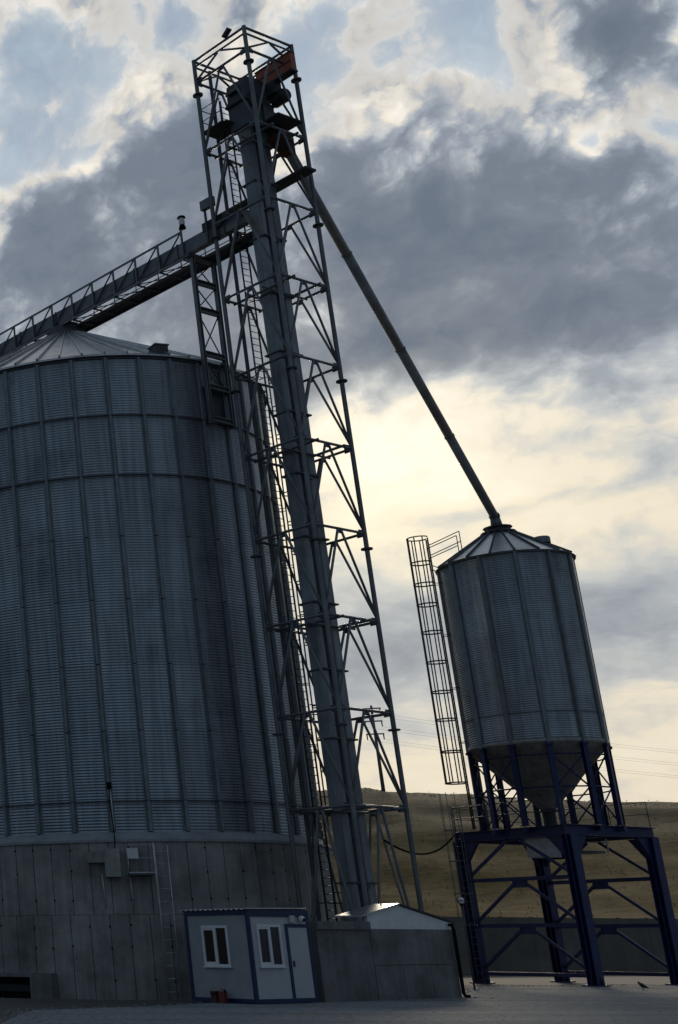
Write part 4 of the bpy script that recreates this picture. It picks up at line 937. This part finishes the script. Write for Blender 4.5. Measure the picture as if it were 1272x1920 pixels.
qbox('left_wall', -2.6, -.012, .02, .24, 0, PH - .02, 'pit', pit); qbox('left_cap', -2.6, -.012, -.05, .26, PH - .02, PH + .22, 'pit', pit)
qbox('side_wall', PL - .25, PL, .256, 1.1, 0, PH, 'pit', pit)
b = MB(); b.prism([Q(-.02, .02, PH + .004), Q(PL + .05, .02, PH + .004), Q(PL + .05, .02, PH + .20), Q(PL * .38, .02, PH + .72), Q(-.02, .02, PH + .42)], P2v * .12); gab = b.build('gable', 'white', pit)
ro_ = .05
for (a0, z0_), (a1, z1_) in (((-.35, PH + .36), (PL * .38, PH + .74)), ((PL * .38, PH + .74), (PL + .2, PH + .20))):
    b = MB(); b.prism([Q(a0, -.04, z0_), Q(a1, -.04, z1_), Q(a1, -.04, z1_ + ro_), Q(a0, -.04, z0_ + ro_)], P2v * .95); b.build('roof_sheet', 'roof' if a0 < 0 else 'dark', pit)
qbox('rear_hoarding', -2.55, .1, 4.3, 4.36, 0, PH + .62, 'brown', pit)
b = MB(); b.path([Q(PL - .22, -.06, PH + .14), Q(PL - .14, -.10, PH + .16), Q(PL - .10, -.12, PH), Q(PL - .09, -.12, .16), Q(PL - .02, -.14, .05), Q(PL + .14, -.16, .05)], .055, 10); b.build('drain_pipe', 'black', pit, True)

# ------------------------------------------------------------------ overhead cable, lamps, pole, bird
def sag(p, q, s, n=20): return [Vector(p).lerp(Vector(q), i / n) - ZV * s * 4 * (i / n) * (1 - i / n) for i in range(n + 1)]
b = MB(); b.path(sag(T(1.9, .4, 5.0), S(-.2, SA + .1, STZ - .12), .62), .035, 6); tag(b.build('overhead_cable', 'black'), 'sagging black cable strung from lattice tower to the blue stand', 'cable')
lp0 = Vector((29.8, 55.3, 0))
gl = thing('globe_lamp', 'small round lamp on a thin post behind the intake pit', 'lamp', lp0)
MB().tube(lp0, lp0 + ZV * 3.05, .035, 10).build('lamp_post', 'galvdark', gl, True)
MB().tube(lp0 + ZV * 3.05, lp0 + ZV * 3.13, .07, 12, .05).build('collar', 'black', gl)
b = MB(); b.lathe([(.01, -.13), (.09, -.10), (.13, 0), (.09, .10), (.01, .13)], 16); b.v = [tuple(Vector(v) + lp0 + ZV * 3.24) for v in b.v]; b.build('globe', 'globe', gl, True)
MB().path([lp0 + ZV * 3.24 + Vector((math.cos(t) * .135, 0, math.sin(t) * .135)) for t in [2 * math.pi * i / 16 for i in range(17)]], .012).build('guard', 'black', gl)
MB().path([lp0 + ZV * 3.24 + Vector((math.cos(t) * .135, math.sin(t) * .135, 0)) for t in [2 * math.pi * i / 16 for i in range(17)]], .012).build('guard', 'black', gl)

def polar(r, a, z): return Vector((r * math.sin(R(a)), r * math.cos(R(a)), z))
PR, PAZ = 208., 26.42
pb_ = polar(PR, PAZ, hz_(PR, PAZ) - .3)
up_ = thing('utility_pole', 'tall slim power pole with three crossarms on the hill crest', 'pole', pb_)
PHT = 11.6
MB().tube(pb_, pb_ + ZV * PHT, .24, 10, .14).build('shaft', 'wood', up_, True)
ad = Vector((math.cos(R(-20)), math.sin(R(-20)), 0)); wires = []
for z in (11.2, 9.5, 7.8):
    MB().bar(pb_ + ZV * z - ad * 1.1, pb_ + ZV * z + ad * 1.1, .14, .16).build('crossarm', 'wood', up_)
    for s_ in (-1, 1):
        q = pb_ + ZV * z + ad * s_ * 1.0
        MB().tube(q, q - ZV * .75, .09, 8, .07).build('insulator', 'dark', up_); wires.append((q - ZV * .75, s_, {11.2: 'top', 9.5: 'middle', 7.8: 'lowest'}[z]))
wt_ = polar(260, 56, 27)
wdir = Vector((150, 15, -6.5))
for q, s_, nm_ in wires:
    b = MB(); b.path(sag(q, q + wdir, 3.2, 30), .010, 4); tag(b.build('power_line', 'dark'), 'thin power line from the pole\'s %s crossarm, end nearer the %s' % (nm_, 'hopper bin' if s_ > 0 else 'big silo'), 'wire', 'power lines from the pole')

# loose stones and grit along the yard edge and the foot of the walls
g = MB(); rs = random.Random(11)
def pebble(x, y, s_):
    z = gz(x, y) + .004; vs = [Vector((x + math.cos(t) * s_ * rs.uniform(.6, 1), y + math.sin(t) * s_ * rs.uniform(.6, 1), z)) for t in (0, 1.57, 3.14, 4.71)]
    g.add(vs + [Vector((x + rs.uniform(-.2, .2) * s_, y, z + s_ * rs.uniform(.4, .9)))], [(0, 1, 4), (1, 2, 4), (2, 3, 4), (3, 0, 4)])
for i in range(1500):
    k = rs.randrange(6, len(cols_) - 8); x, y = cols_[k]; pebble(x + rs.uniform(-.8, .8), y + rs.gauss(-.15, .45), rs.uniform(.012, .05))
for i in range(500):
    a = R(rs.uniform(-140, -78)); r_ = DRR + abs(rs.gauss(.1, .5)); pebble(SX + r_ * math.cos(a), SY + r_ * math.sin(a), rs.uniform(.015, .06))
for i in range(260): p = Q(rs.uniform(-.3, PL + .6), -abs(rs.gauss(.05, .3)) - .03, 0); pebble(p.x, p.y, rs.uniform(.012, .045))
for i in range(900):
    y = rs.uniform(30, 60); pebble(y * rs.uniform(.2, .68), y, rs.uniform(.008, .028))
M['grit'] = mat('loose_grit', (.22, .215, .20), .9, 0, .4, 6.0, coord='World')
o = g.build('gravel', 'grit', None, False, 'stuff'); o['label'] = 'loose stones and grit lying along the edge of the yard'; o['category'] = 'gravel'
bd0 = Vector((36.3, 55.6, 0))
bird = thing('bird', 'small dark bird standing on the yard in front of the blue stand', 'bird', bd0)
b = MB(); fw = Vector((-.92, -.1, .38)).normalized(); sdv = fw.cross(ZV).normalized(); upv = sdv.cross(fw)
prof = [(-.25, .012, 0), (-.17, .035, 0), (-.10, .062, 0), (0, .078, 0), (.08, .068, .005), (.125, .045, .02), (.15, .042, .035), (.18, .044, .045), (.205, .030, .045), (.215, .012, .04), (.262, .003, .03)]
n_ = 10
for x, r_, dz2 in prof:
    for k in range(n_):
        t = 2 * math.pi * k / n_; b.v.append(bd0 + ZV * .165 + fw * x + sdv * (math.cos(t) * r_ * .8) + upv * (math.sin(t) * r_ + dz2))
for i in range(len(prof) - 1):
    for k in range(n_): b.f.append((i * n_ + k, i * n_ + (k + 1) % n_, (i + 1) * n_ + (k + 1) % n_, (i + 1) * n_ + k))
for s_ in (-1, 1):
    p0 = bd0 + ZV * .13 + sdv * .03 * s_; b.tube(p0, Vector((p0.x, p0.y, .012)), .009, 6); b.tube(Vector((p0.x + .015, p0.y, .012)), Vector((p0.x - .06, p0.y - .008, .012)), .007, 5)
b.build('bird_body', 'feather', bird, True)
